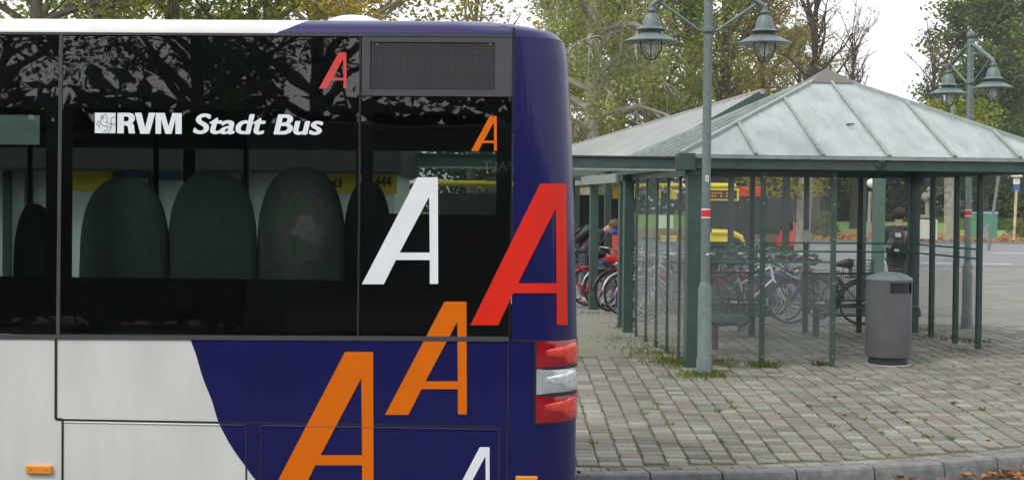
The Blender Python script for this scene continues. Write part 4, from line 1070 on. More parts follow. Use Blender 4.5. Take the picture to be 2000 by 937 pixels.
# bicycle canopy with corrugated gable roof
def corr():
    m, t = new_mat('corrugated_grey_metal'); N = t.nodes; L = t.links
    out = N.new('ShaderNodeOutputMaterial'); b = N.new('ShaderNodeBsdfPrincipled'); L.new(b.outputs[0], out.inputs[0])
    tc = N.new('ShaderNodeTexCoord'); no = N.new('ShaderNodeTexNoise'); no.inputs['Scale'].default_value = 2; no.inputs['Detail'].default_value = 8; L.new(tc.outputs['Object'], no.inputs[0])
    ra = N.new('ShaderNodeValToRGB'); ra.color_ramp.elements[0].color = (.21, .225, .21, 1); ra.color_ramp.elements[1].color = (.29, .305, .29, 1); ra.color_ramp.elements[0].position = .3; ra.color_ramp.elements[1].position = .7
    L.new(no.outputs[0], ra.inputs[0]); L.new(ra.outputs[0], b.inputs['Base Color']); b.inputs['Roughness'].default_value = .55; return m
M['corr'] = corr()
Yg = 24.0; r0 = atY(1487, 183, Yg); ev = atY(1262, 306, Yg)
bc = thing('bicycle_canopy', 'long open canopy with ribbed grey gable roof behind the glass shelter', 'canopy', (r0.x, Yg, 0), YAW)
hw = r0.x - ev.x; zr = r0.z; ze = ev.z; LEN = 27
for sg in (-1, 1):
    m = MB(); m.keep = True; n = 62; vs = []
    for i in range(n * 4 + 1):
        y = LEN * i / (n * 4); dz_ = .055 if (i % 4) in (0, 1) else 0
        if (i % 4) in (2, 3): dz_ = 0
        vs += [(0, y, zr + dz_), (sg * hw, y, ze + dz_)]
    fs = [(2 * i, 2 * i + 2, 2 * i + 3, 2 * i + 1) for i in range(n * 4)]
    m.add(vs, fs); m.build('roof_sheet', M['corr'], bc)
    MB().bar((0, -.03, zr - .06), (sg * (hw + .05), -.03, ze - .06), .05, .17, up=Vector((0, 0, 1))).build('bargeboard', M['green'], bc)
    # pale blocks under the verge, coloured like bright sky between purlin ends
    m = MB()
    for k in range(9):
        f = .05 + k * .105; m.box((sg * hw * f, .02, zr + (ze - zr) * f - .22), (.10, .14, .12))
    m.build('purlin_and_gap', M['greenlight'], bc)
    MB().bar((sg * hw * .98, -.1, ze - .1), (sg * hw * .98, LEN, ze - .1), .07, .14).build('eave_beam', M['green'], bc)
    for k in range(6):
        MB().box((sg * hw * .95, .2 + k * 4.6, (ze - .1) / 2), (.12, .12, ze - .1)).build('post', M['green'], bc)
MB().tube([(0, -.06, zr + .03), (0, LEN, zr + .03)], .05, 8).build('ridge_cap', M['corr'], bc)

# ================================================================== LAMPS
def lamp(label, loc, rz, tagnum):
    t = thing('street_lamp', label, 'street lamp', loc, rz, 'grey-green double street lamps')
    MB().lathe([(.085, -.05), (.085, .17), (.074, .19), (.074, .93), (.05, 1.0)], n=20).build('sleeve', M['lampgrey'], t, smooth=40)
    MB().lathe([(.049, .98), (.047, 4.3), (.05, 4.3), (.055, 4.33), (.04, 4.36)], n=18).build('pole', M['lampgrey'], t, smooth=40)
    MB().ball((0, 0, 4.42), (.065, .065, .065)).build('finial', M['lampgrey'], t, smooth=True)
    MB().lathe([(.05, 3.68), (.07, 3.69), (.07, 3.74), (.05, 3.75)], n=18).build('collar', M['lampgrey'], t, smooth=40)
    b = MB().lathe([(.0505, 1.70), (.0505, 1.78)], n=18).build('band', M['signred'], t)
    m = MB(); m.lathe([(.0495, 1.69), (.0507, 1.70)], n=18); m.lathe([(.0495, 1.78), (.0507, 1.79)], n=18); m.lathe([(.0508, 1.69), (.0508, 1.701)], n=18); m.lathe([(.0508, 1.779), (.0508, 1.79)], n=18); m.build('band_edge', M['signwhite'], b)
    if tagnum:
        pl = MB().box((0, -.052, 2.115), (.035, .006, .065)).build('number_plate', M['signwhite'], t)
        vs, fs = textpoly(tagnum, offset=.03); k = MB(); k.keep = True; k.add([(-.011 + u * .022, -.0565, 2.093 + v * .044) for u, v in vs], fs); k.build('number', M['seam'], pl)
        MB().ball((.012, -.07, 1.30), (.018, .008, .01)).build('sticker', M['signwhite'], t)
    for s in (-1, 1):
        x = .615 * s
        MB().tube([(0, 0, 4.28), (s * .12, 0, 4.25), (s * .52, 0, 4.035), (s * .59, 0, 3.995), (x, 0, 3.96), (x, 0, 3.90)], .028, 10).build('arm', M['lampgrey'], t, smooth=60)
        MB().tube([(s * .05, 0, 3.70), (s * .11, 0, 3.715), (s * .52, 0, 4.0)], .017, 8).build('strut', M['lampgrey'], t, smooth=60)
        hd = bpy.data.objects.new('lamp_head', None); COL.objects.link(hd); hd.parent = t; hd.location = (x, 0, 0); hd.rotation_euler = (0, 0, 0); hd.empty_display_size = .1
        MB().lathe([(.03, 3.95), (.03, 3.935), (.045, 3.93), (.05, 3.915), (.045, 3.90), (.03, 3.895), (.035, 3.885), (.07, 3.86), (.095, 3.80), (.10, 3.755), (.105, 3.735), (.15, 3.712), (.168, 3.706), (.165, 3.70), (.1, 3.69), (.1, 3.675)], n=26).build('hood', M['lampgrey'], hd, smooth=35)
        sd = MB(); sd.lathe([(.10, 3.678), (.14, 3.66), (.22, 3.62), (.287, 3.585), (.293, 3.577)], n=36, mi=0); sd.lathe([(.287, 3.578), (.22, 3.612), (.14, 3.65), (.09, 3.665)], n=36, mi=1)
        sd.keep = True; sd.build('lamp_shade', [M['lampgrey'], M['shadein']], hd, smooth=35)
        g_ = MB(); g_.keep = True; g_.lathe([(.10, 3.655), (.118, 3.6), (.118, 3.52), (.10, 3.46), (.06, 3.41), (.0001, 3.395)], n=24); g_.build('lamp_glass', M['lampglass'], hd, smooth=50)
        MB().lathe([(.028, 3.66), (.03, 3.58), (.045, 3.53), (.045, 3.47), (.02, 3.44), (.0001, 3.44)], n=14).build('bulb', M['signwhite'], hd, smooth=50)
        cg = MB()
        for k in range(6):
            a = pi / 3 * k + .35; c_, s_ = cos(a), sin(a); cg.tube([(c_ * .13, s_ * .13, 3.65), (c_ * .13, s_ * .13, 3.51), (c_ * .105, s_ * .105, 3.455), (c_ * .05, s_ * .05, 3.39), (c_ * .015, s_ * .015, 3.382)], .0052, 6)
        cg.ring((0, 0, 3.385), .03, .005, 'Z', 12, 5); cg.build('cage', M['darkmetal'], hd)
    return t
g = ground(1375, 731); lamp('grey-green lamp post with two bell lanterns in front of the glass shelter', (g.x, g.y, 0), R(3), '5')
g = ground(1888, 641); lamp('grey-green lamp post with two bell lanterns behind the right side of the shelter', (g.x, g.y, 0), R(-76), '')

# ================================================================== BIN
g = ground(1744, 716); bn = thing('litter_bin', 'tall grey round litter bin with domed lid beside the shelter opening', 'litter bin', (g.x, g.y + .22, 0), R(8))
RB = .262
def binbody():
    m = MB(); n = 56; zs = [.10, .12, .5, .84, .86, .94, .96, .975, .985]; rows = []
    for z in zs: rows.append([(RB * cos(2 * pi * j / n) * (1 if z > .11 else .985), RB * sin(2 * pi * j / n) * (1 if z > .11 else .985), z) for j in range(n)])
    vs = [p for r_ in rows for p in r_]; fs = []
    for i in range(len(zs) - 1):
        for j in range(n):
            a = (j + .5) / n * 360
            if 3 <= i <= 5 and (248 < a < 323) and not (i in (3, 5) and not (252 < a < 319)) : continue
            j2 = (j + 1) % n; fs.append((i * n + j, i * n + j2, (i + 1) * n + j2, (i + 1) * n + j))
    m.add(vs, fs); m.keep = True; return m
binbody().build('body', M['bingrey'], bn, smooth=40)
MB().lathe([(RB * .87, .0), (RB * .87, .125)], n=36).build('plinth', M['darkmetal'], bn, smooth=40)
MB().lathe([(.0001, .002), (RB * 1.02, .002), (RB * 1.02, .012), (RB * .88, .016)], n=36).build('ground_ring', M['concrete'], bn)
MB().lathe([(RB * 1.01, .975), (RB * 1.03, .985), (RB * 1.03, .995), (RB * .97, 1.01), (RB * .8, 1.04), (RB * .5, 1.068), (RB * .2, 1.078), (.0001, 1.08)], n=44).build('lid', M['binlid'], bn, smooth=40)
ins = MB(); ins.keep = True; ins.lathe([(RB * .93, .3), (RB * .93, .97), (.0001, .97)], n=36); ins.build('liner', M['black'], bn)
MB().box((-.035, -RB * .80, .895), (.06, .03, .06), None, 0, .01).build('paper_cup', M['binlid'], bn)

# ================================================================== BENCHES
def bench(label, loc, rz, wd=1.25):
    t = thing('mesh_bench', label, 'bench', loc, rz, 'dark green mesh benches in the shelter')
    def curve_s(n=10):
        return [(.0, .44), (.05, .455), (.2, .43), (.36, .44), (.43, .43), (.47, .39), (.475, .33)]
    def sheet(prof, name):
        m = MB(); m.keep = True; n = 60
        for k in range(n + 1):
            x = -wd / 2 + wd * k / n; m.tube([(x, -y, z) for y, z in prof], .0045, 3, cap=False)
        for (y, z), (y2, z2) in zip(prof, prof[1:]):
            L_ = math.hypot(y2 - y, z2 - z); q = max(1, int(L_ / .022))
            for i in range(q):
                f = i / q; yy, zz_ = y + (y2 - y) * f, z + (z2 - z) * f; m.tube([(-wd / 2, -yy, zz_), (wd / 2, -yy, zz_)], .0045, 3, cap=False)
        for (y, z) in (prof[0], prof[-1]): m.tube([(-wd / 2, -y, z), (wd / 2, -y, z)], .014, 6)
        for x in (-wd / 2, wd / 2): m.tube([(x, -y, z) for y, z in prof], .014, 6)
        return m.build(name, M['green'], t)
    sheet(curve_s(), 'seat'); sheet([(-.04, .5), (-.06, .62), (-.09, .76), (-.11, .86), (-.13, .88)], 'backrest')
    for x in (-wd / 2 + .16, wd / 2 - .16):
        m = MB(); m.box((x, -.06, .2), (.07, .07, .4)); m.tube([(x, .0, .40), (x, -.2, .38), (x, -.42, .40)], .018, 6); m.tube([(x, .02, .4), (x, .08, .62), (x, .125, .86)], .016, 6); m.build('leg', M['darkmetal'], t)
    return t
bench('mesh bench just inside the front glass, nearest the corner post', (2.42, 17.75, 0), R(74), 1.1)
bench('mesh bench against the back glass, behind the mesh bench at the corner', (2.9, 20.05, 0), R(5))
bench('mesh bench against the back glass, beside the litter bin', (4.85, 20.15, 0), R(5), 1.5)

# ================================================================== BICYCLES
bike_paint = {}
def bcol(c):
    if c not in bike_paint:
        cols = dict(red=(.45, .02, .03), silver=(.28, .30, .32), purple=(.16, .06, .27), black=(.02, .02, .022), white=(.7, .72, .74), blue=(.03, .07, .35), green=(.03, .14, .08))
        bike_paint[c] = pm('bike_' + c, cols[c], .3, .2 if c in ('silver',) else 0, .4)
    return bike_paint[c]
def bicycle(color, label, basket=False, child=False):
    t = thing('bicycle', label, 'bicycle', (0, 0, 0), 0, 'parked bicycles'); fm = bcol(color)
    RW = .335; ra, fa = (-.50, RW), (.57, RW)
    for (x, z) in (ra, fa):
        w_ = MB(); w_.ring((x, 0, z), RW - .018, .018, n=30, m=6); wo = w_.build('wheel', M['rubber'], t, smooth=60)
        s = MB(); s.ring((x, 0, z), RW - .04, .009, n=30, m=5)
        for k in range(16):
            a = 2 * pi * k / 16; o_ = .02 * (1 if k % 2 else -1); s.tube([(x + .02 * cos(a + .5), o_, z + .02 * sin(a + .5)), (x + (RW - .045) * cos(a), 0, z + (RW - .045) * sin(a))], .0028, 3, cap=False)
        s.tube([(x, -.05, z), (x, .05, z)], .018, 8); s.build('rim', M['chrome'], wo)
        f = MB(); f.ring((x, 0, z), RW + .022, .02, n=18, m=5, a0=R(-5 if x < 0 else 10), a1=R(160 if x < 0 else 150)); f.build('mudguard', fm if color in ('red', 'purple', 'silver') else M['black'], t, smooth=60)
    bb = (-.06, .28); st = (-.22, .78); h0 = (.40, .66); h1 = (.36, .86)
    m = MB()
    for a, b, r in ((bb, (-.19, .70), .017), (bb, h0, .019), ((-.16, .58), h1, .017), (bb, ra, .011), ((-.18, .66), ra, .010), (h0, h1, .02)):
        m.tube([(a[0], 0, a[1]), (b[0], 0, b[1])], r, 8)
    m.tube([(h0[0], .0, h0[1]), (.43, .05, .6), (.52, .055, .42), (fa[0], .055, fa[1])], .012, 6); m.tube([(h0[0], 0, h0[1]), (.43, -.05, .6), (.52, -.055, .42), (fa[0], -.055, fa[1])], .012, 6)
    m.build('frame', fm, t, smooth=60)
    m = MB(); m.tube([(-.19, 0, .68), (-.24, 0, .9)], .013, 8); m.tube([(.36, 0, .84), (.33, 0, 1.0)], .013, 8); m.build('seat_post', M['chrome'], t)
    m = MB(); m.tube([(-.38, 0, .93), (-.32, 0, .945), (-.2, 0, .935), (-.08, 0, .92)], [.07, .085, .05, .022], 10); s_ = m.build('saddle', M['black'], t, smooth=60); 
    m = MB(); m.tube([(.18, .30, .99), (.27, .27, 1.02), (.37, .15, 1.05), (.34, 0, 1.0), (.37, -.15, 1.05), (.27, -.27, 1.02), (.18, -.30, .99)], .011, 7); hb = m.build('handlebar', M['chrome'], t, smooth=60)
    m = MB()
    for s in (-1, 1): m.tube([(.25, s * .275, 1.015), (.14, s * .31, .985)], .017, 8)
    m.build('grip', M['black'], hb)
    m = MB(); m.box((.47, 0, .80), (.07, .06, .07), None, 0, .02); m.build('headlight', M['chrome'], t)
    m = MB()
    for s in (-.06, 0, .06): m.tube([(-.28, s, .73), (-.74, s, .73)], .006, 5)
    m.tube([(-.74, -.06, .73), (-.74, .06, .73)], .006, 5)
    for s in (-.06, .06): m.tube([(-.6, s, .73), (ra[0], s, ra[1])], .005, 5)
    m.build('rack', M['black'] if color != 'silver' else M['chrome'], t)
    m = MB(); m.lathe([(.0001, -.004), (.09, -.004), (.09, .004), (.0001, .004)], (0, 0, 0), 18); c = m.build('chainring', M['chrome'], t); c.rotation_euler = (R(90), 0, 0); c.location = (bb[0], -.05, bb[1])
    m = MB(); m.tube([(bb[0], -.07, bb[1]), (bb[0] + .1, -.075, bb[1] - .12)], .009, 5); m.box((bb[0] + .1, -.12, bb[1] - .13), (.09, .08, .02)); m.tube([(bb[0], .07, bb[1]), (bb[0] - .1, .075, bb[1] + .12)], .009, 5); m.box((bb[0] - .1, .12, bb[1] + .13), (.09, .08, .02)); m.build('pedal', M['black'], t)
    m = MB(); m.box((-.78, 0, .66), (.02, .06, .05), None, 0, .008); m.build('rear_reflector', M['signred'], t)
    if basket:
        m = MB(); 
        for k in range(6):
            z = .75 + k * .05; e = .15 + k * .006
            m.tube([(-.5 - e, -e, z), (-.5 + e, -e, z), (-.5 + e, e, z), (-.5 - e, e, z), (-.5 - e, -e, z)], .0035, 4)
        for k in range(-4, 5):
            for s in (-1, 1):
                m.tube([(-.5 + k * .035, s * .15, .75), (-.5 + k * .042, s * .18, 1.0)], .0028, 3); m.tube([(-.5 + s * .15, k * .035, .75), (-.5 + s * .18, k * .042, 1.0)], .0028, 3)
        m.build('wire_basket', M['black'], t)
    if child:
        m = MB(); m.box((-.52, 0, .84), (.26, .28, .12), None, 0, .03); m.box((-.65, 0, 1.08), (.09, .28, .48), None, 0, .03); cs = m.build('child_seat', M['busred'], t)
        m = MB(); m.box((-.60, 0, 1.33), (.12, .26, .10), None, 0, .03); m.box((-.42, 0, .80), (.16, .2, .1), None, 0, .03); m.build('padding', bcol('blue'), cs)
    return t
BK = {}
def place_bike(key, label, x, y, rz, lean=0):
    if key not in BK:
        c = key.split('_')[0]; BK[key] = b = bicycle(c, label, 'basket' in key, 'child' in key)
    else: b = copy_tree(BK[key]); b['label'] = label
    b.location = (x, y, 0); b.rotation_euler = (R(lean), 0, rz)
    return b
# front row seen left of the shelter; wheels placed from the photo
def bk(key, px, py, rz, label, lean=0, front=True):
    g = ground(px, py); o = .57 if front else -.50
    return place_bike(key, label, g.x - o * cos(rz), g.y - o * sin(rz), rz, lean)
bk('red', 1147, 597, R(205), 'red bicycle at the far left, in front of the bending cyclist', 3)
bk('black', 1192, 608, R(208), 'black bicycle between the two left canopy posts', -2)
bk('red_child', 1190, 600, R(200), 'red bicycle with red and blue child seat', 2, front=False)
bk('silver', 1214, 614, R(204), 'silver bicycle half hidden by the second canopy post', 2)
bk('purple', 1236, 628, R(210), 'purple bicycle with its wheel poking out left of the glass', -2)
bk('silver', 1172, 600, R(202), 'grey bicycle behind the black one between the posts', -2)
desc = {'silver': 'silver', 'white': 'white', 'purple': 'purple', 'black': 'black', 'blue': 'blue', 'red': 'red', 'green': 'green'}
rowdef = [('silver', 2.35, 22.3), ('white', 2.45, 23.0), ('black', 2.55, 23.6), ('purple', 2.7, 24.3), ('silver', 2.6, 24.9), ('white', 2.75, 25.5), ('blue', 2.8, 26.2), ('silver', 2.8, 26.9), ('black', 2.85, 27.5), ('white', 2.8, 28.3), ('red', 2.8, 29.0), ('silver', 2.8, 29.8)]
ordn = ['first', 'second', 'third', 'fourth', 'fifth', 'sixth', 'seventh', 'eighth', 'ninth', 'tenth', 'eleventh', 'twelfth']
for i, (c, x, y) in enumerate(rowdef):
    place_bike(c, '%s bicycle, %s from the front in the left rack row behind the glass' % (c, ordn[i]), x + .25, y, R(190 + (i * 37) % 22), (i * 5) % 7 - 3)
row2 = [('white', 3.75, 22.5), ('purple', 3.6, 23.2), ('silver', 3.9, 23.8), ('black', 3.75, 24.5), ('white', 4.1, 25.1), ('silver', 4.0, 25.9), ('blue', 4.2, 26.6), ('purple', 4.3, 27.4), ('silver', 4.2, 28.2), ('white', 4.5, 29.0)]
for i, (c, x, y) in enumerate(row2):
    place_bike(c, '%s bicycle, %s from the front in the middle rack row behind the glass' % (c, ordn[i]), x, y, R(12 + (i * 41) % 30), (i * 3) % 7 - 3)
bk('black_basket', 1543, 632, R(176), 'black bicycle with wire rear basket standing clear of the others, left of the litter bin', 1)
bk('silver', 1600, 616, R(160), 'grey bicycle right behind the black one with the wire basket', -2, front=False)
row3 = [('black', 3.1, 22.7), ('red', 3.2, 23.5), ('black', 3.15, 24.2), ('blue', 3.3, 25.3), ('green', 3.2, 26.3), ('black', 3.4, 27.3), ('purple', 4.7, 23.4), ('black', 4.8, 24.3), ('green', 4.6, 25.2), ('black', 4.9, 26.4)]
for i, (c, x, y) in enumerate(row3):
    place_bike(c, '%s bicycle, %s from the front of those wedged between the left and middle rack rows' % (c, ordn[i]) if i < 6 else '%s bicycle, %s from the front at the right end of the racks' % (c, ordn[i - 6]), x, y, R(100 + (i * 53) % 75), (i * 3) % 7 - 3)
# rack rails
m = thing('bicycle_rack', 'low green tube rack the bicycles stand against', 'rack', (3.35, 22.2, 0), YAW)
r_ = MB(); r_.tube([(0, 0, .45), (0, 8, .45)], .02, 8); r_.build('rail', M['green'], m)
for k in range(6):
    MB().tube([(-.25, k * 1.5, 0), (-.25, k * 1.5, .5), (.25, k * 1.5, .5), (.25, k * 1.5, 0)], .018, 6).build('hoop', M['green'], m)

# ================================================================== PEOPLE
def skin_mesh(name, verts, edges, radii, mat, parent, sub=2, root=0):
    me = bpy.data.meshes.new(name); me.from_pydata(verts, edges, []); o = bpy.data.objects.new(name, me); COL.objects.link(o)
    md = o.modifiers.new('s', 'SKIN'); md.use_smooth_shade = True
    for i, v in enumerate(me.skin_vertices[0].data):
        v.radius = radii[i] if isinstance(radii[i], tuple) else (radii[i], radii[i]); v.use_root = (i == root)
    s = o.modifiers.new('u', 'SUBSURF'); s.levels = sub; s.render_levels = sub
    dg = bpy.context.evaluated_depsgraph_get(); ev_ = o.evaluated_get(dg); m2 = bpy.data.meshes.new_from_object(ev_)
    o.modifiers.clear(); bpy.data.objects.remove(o); m2.materials.clear(); m2.materials.append(mat); m2.name = name
    m2.polygons.foreach_set('use_smooth', [True] * len(m2.polygons))
    r_ = bpy.data.objects.new(name, m2); COL.objects.link(r_); r_.parent = parent; return r_
def person(label, loc, rz, J, top, legs, hair, hairlen=0, H_=1.78):
    """J: dict of joints in local coordinates, facing +x"""
    t = thing('person', label, 'person', loc, rz)
    pel, ch, nk, hd = J['pelvis'], J['chest'], J['neck'], J['head']
    V = [pel, ch, nk, hd]; E = [(0, 1), (1, 2), (2, 3)]; Rr = [.12, .14, .055, .075]
    hv = Vector(hd) - Vector(nk); hv.normalize(); V.append(tuple(Vector(hd) + hv * .09)); E.append((3, 4)); Rr.append(.07)
    def chain(start, pts, rs):
        pr = start
        for p, r in zip(pts, rs): V.append(p); Rr.append(r); E.append((pr, len(V) - 1)); pr = len(V) - 1
        return pr
    for s in 'lr':
        chain(0, [J['hip' + s], J['knee' + s], J['ank' + s], J['toe' + s]], [.09, .058, .04, .035])
        w_ = chain(1, [J['sh' + s], J['elb' + s], J['wr' + s]], [.055, .043, .028])
        d = (Vector(J['wr' + s]) - Vector(J['elb' + s])).normalized(); palm = Vector(J['wr' + s]) + d * .05
        V.append(tuple(palm)); Rr.append(.03); E.append((w_, len(V) - 1)); pi_ = len(V) - 1
        sd = d.cross(Vector((0, 0, 1)));
        if sd.length < .1: sd = Vector((1, 0, 0))
        sd.normalize()
        for k, (o_, l_) in enumerate(((-.028, .065), (-.01, .08), (.01, .075), (.028, .06))):
            b = palm + sd * o_ + d * .03; V.append(tuple(b)); Rr.append(.0095); E.append((pi_, len(V) - 1))
            V.append(tuple(b + d * l_ * .6)); Rr.append(.009); E.append((len(V) - 2, len(V) - 1))
            V.append(tuple(b + d * l_ * .8 + Vector((.01, 0, -.02)))); Rr.append(.008); E.append((len(V) - 2, len(V) - 1))
        V.append(tuple(palm - d * .02 - sd * .045)); Rr.append(.011); E.append((pi_, len(V) - 1)); V.append(tuple(palm + d * .02 - sd * .065)); Rr.append(.009); E.append((len(V) - 2, len(V) - 1))
    body = skin_mesh('body', V, E, Rr, M['skin'], t)
    # face details
    fx = Vector(J.get('face', (1, 0, 0))).normalized(); hc = Vector(hd) + hv * .03; side = fx.cross(hv).normalized()
    m = MB(); m.ball(hc + fx * .095 - hv * .005, (.014, .012, .018)); 
    for s in (-1, 1): m.ball(hc + side * s * .083 - fx * .0, (.015, .012, .028))
    m.build('nose_and_ears', M['skin'], body, smooth=True)
    m = MB()
    for s in (-1, 1): m.ball(hc + fx * .082 + side * s * .03 + hv * .02, .008)
    m.build('eye', M['black'], body, smooth=True)
    hb = MB(); n = 18
    hb.ball(hc + hv * .055 - fx * .018, .108, 18, 12); hq = hb.build('hair', M[hair], t, smooth=True)
    b = bmesh.new(); b.from_mesh(hq.data); cen = hc + hv * .055 - fx * .018; rr = random.Random(4)
    bmesh.ops.delete(b, geom=[f for f in b.faces if ((f.calc_center_median() - cen).dot(hv) < -.02 and (f.calc_center_median() - cen).dot(fx) > -.01 - hairlen) or (f.calc_center_median() - cen).dot(hv) < -.10], context='FACES')
    for v in b.verts: v.co += Vector((rr.gauss(0, .003), rr.gauss(0, .003), rr.gauss(0, .003)))
    b.to_mesh(hq.data); b.free()
    # jacket
    up_ = (Vector(ch) - Vector(pel)).normalized(); V2 = [pel, tuple((Vector(pel) + Vector(ch)) / 2), ch, tuple(Vector(nk) - up_ * .0)]; E2 = [(0, 1), (1, 2), (2, 3)]
    R2 = [(.165, .135), (.17, .13), (.18, .135), (.082, .082)]
    V2.insert(0, tuple(Vector(pel) - Vector((0, 0, .10)))); E2 = [(a + 1, b_ + 1) for a, b_ in E2] + [(0, 1)]; R2.insert(0, (.165, .14))
    for s in 'lr':
        b0 = len(V2); V2 += [J['sh' + s], J['elb' + s], tuple(Vector(J['elb' + s]).lerp(Vector(J['wr' + s]), .9))]; E2 += [(3, b0), (b0, b0 + 1), (b0 + 1, b0 + 2)]; R2 += [.08, .062, .048]
    skin_mesh('jacket', V2, E2, R2, M[top], t, root=1)
    V3 = [tuple(Vector(pel) - Vector((0, 0, .02)))]; E3 = []; R3 = [.135]
    for s in 'lr':
        b0 = len(V3); V3 += [J['hip' + s], J['knee' + s], tuple(Vector(J['knee' + s]).lerp(Vector(J['ank' + s]), .93))]; E3 += [(0, b0), (b0, b0 + 1), (b0 + 1, b0 + 2)]; R3 += [.105, .078, .066]
    skin_mesh('trousers', V3, E3, R3, M[legs], t)
    m = MB()
    for s in 'lr':
        a = Vector(J['ank' + s]); b_ = Vector(J['toe' + s]); m.tube([a + Vector((-.05, 0, -.035)), a + Vector((0, 0, -.03)), a.lerp(b_, .6) + Vector((0, 0, -.015)), b_ + Vector((.03, 0, 0))], [.04, .05, .045, .028], 10)
    m.build('shoe', M['shoe'], t, smooth=True)
    return t
# walking man seen from behind, heading away to the right
J = dict(pelvis=(0, 0, .97), chest=(.02, 0, 1.33), neck=(.03, 0, 1.52), head=(.05, 0, 1.62), hipl=(0, .09, .93), hipr=(0, -.09, .93), kneel=(.22, .09, .52), kneer=(-.10, -.09, .5), ankl=(.30, .09, .10), ankr=(-.42, -.09, .14), toel=(.46, .09, .05), toer=(-.30, -.09, .04),
         shl=(.02, .20, 1.43), shr=(.02, -.20, 1.43), elbl=(-.08, .27, 1.16), elbr=(.06, -.27, 1.16), wrl=(.02, .28, .93), wrr=(.22, -.26, 1.0), face=(1, 0, 0))
g = ground(1752, 622)
pm1 = person('walking man in a black jacket seen from behind through the shelter glass', (g.x, g.y, 0), R(62), J, 'jacketblack', 'jeans', 'hairdark')
b = MB(); b.tube([(-.10, 0, .80), (0, 0, .78)], .1, 8)
hem = MB(); hem.lathe([(.165, .80), (.168, .86)], n=24); hq = hem.build('shirt_hem', M['creamfab'], pm1, smooth=True); hq.scale = (.85, 1.0, 1)
def backpack(label, loc, rz, rx=0, mat='black', patch=None, tilt=0):
    t = thing('backpack', label, 'backpack', loc, rz); t.rotation_euler = (0, tilt, rz)
    MB().box((0, 0, 0), (.20, .30, .44), None, 0, .07).build('bag', M[mat], t, smooth=50)
    MB().box((-.11, 0, -.06), (.07, .22, .22), None, 0, .03).build('pocket', M[mat], t, smooth=50)
    for s in (-1, 1): MB().tube([(.07, s * .09, .2), (.16, s * .11, .24), (.28, s * .12, .12), (.26, s * .12, -.1), (.1, s * .1, -.18)], .015, 6).build('strap', M[mat], t)
    if patch:
        m = MB(); m.box((-.148, .05, -.0), (.006, .09, .18), Matrix.Rotation(R(25), 3, 'X')); m.build('pattern', M[patch], t)
        m = MB(); m.box((-.106, -.07, .13), (.006, .09, .07)); m.box((-.148, -.06, -.12), (.006, .07, .05)); m.build('badge', M['signwhite'], t)
    return t
wpt = Matrix.Translation((g.x, g.y, 0)) @ Matrix.Rotation(R(62), 4, 'Z')
backpack('black backpack with pale grey pattern worn by the walking man', wpt @ Vector((-.20, 0, 1.24)), R(62), patch='chrome')
# bending cyclist
J = dict(pelvis=(-.02, 0, .93), chest=(.24, 0, 1.20), neck=(.38, 0, 1.34), head=(.48, 0, 1.39), hipl=(-.02, .09, .89), hipr=(-.02, -.09, .89), kneel=(.05, .10, .5), kneer=(.02, -.10, .5), ankl=(0, .1, .10), ankr=(-.03, -.1, .10), toel=(.14, .1, .04), toer=(.12, -.1, .04),
         shl=(.28, .19, 1.27), shr=(.28, -.19, 1.27), elbl=(.26, .25, .99), elbr=(.24, -.25, 1.0), wrl=(.48, .2, .88), wrr=(.46, -.2, .88), face=(.75, 0, -.6))
Yp = 26.3; xx = X(1143, Yp)
person('young man in a charcoal jacket bending over a red bicycle', (xx, Yp, 0), R(-12), J, 'jacketgrey', 'jeans', 'hairbrown')
wpt = Matrix.Translation((xx, Yp, 0)) @ Matrix.Rotation(R(-12), 4, 'Z')
backpack('black backpack on the back of the bending young man', wpt @ Vector((-.02, 0, 1.26)), R(-12), tilt=R(48))
# person behind the second post
J = dict(pelvis=(0, 0, .95), chest=(.0, 0, 1.30), neck=(.01, 0, 1.49), head=(.02, 0, 1.59), hipl=(0, .09, .91), hipr=(0, -.09, .91), kneel=(.03, .09, .5), kneer=(.02, -.09, .5), ankl=(0, .09, .10), ankr=(0, -.09, .10), toel=(.16, .09, .05), toer=(.16, -.09, .05),
         shl=(0, .19, 1.4), shr=(0, -.19, 1.4), elbl=(-.02, .24, 1.12), elbr=(.0, -.24, 1.12), wrl=(.08, .24, .88), wrr=(.1, -.24, .88), face=(1, 0, 0))
person('person in a blue top standing half hidden by the second green post', (X(1241, 31), 31, 0), R(200), J, 'bluefab', 'jeans', 'hairbrown')

# ================================================================== FAR YELLOW BUS
FY = 47.0; fb0 = X(1555, FY); fs_ = 2800 / FY
fbz = lambda py: atY(1400, py, FY).z
def fx_(px): return X(px, FY) - fb0
fb = thing('city_bus', 'yellow and red city bus with amber display standing beyond the bicycles', 'bus', (fb0, FY, 0))
zt = fbz(364)
m = MB(); m.box((-5.9, 1.3, .36), (11.8, 2.5, .2)); m.build('underframe', M['black'], fb)
m = MB(); m.box((-6.6, 1.25, .78), (10.4, 2.5, .62), None, 0, .05); m.build('body_side', M['darkwin'], fb)
MB().box(((fx_(1385) + fx_(1425)) / 2, -.03, fbz(464)), (fx_(1425) - fx_(1385), .06, .30), None, 0, .02).build('side_panel', M['yellow'], fb)
MB().box(((fx_(1290) + fx_(1322)) / 2, -.03, fbz(468)), (fx_(1322) - fx_(1290), .06, .25), None, 0, .02).build('side_panel', M['yellow'], fb)
m = MB(); m.box((-.3, 1.25, .86), (.62, 2.54, .95), None, 0, .12); m.box((fx_(1472), 1.25, fbz(376)), (fx_(1500) - fx_(1443), 2.48, .40), None, 0, .03); m.build('front_panel', M['busred'], fb)
m = MB(); m.box((-6.9, 1.25, zt + .02), (9.9, 2.5, .18), None, 0, .06); m.build('roof', M['yellow'], fb)
m = MB(); m.box((-5.9, .03, fbz(420)), (11.6, .04, zt - .1 - 1.06)); m.build('side_window', M['darkwin'], fb)
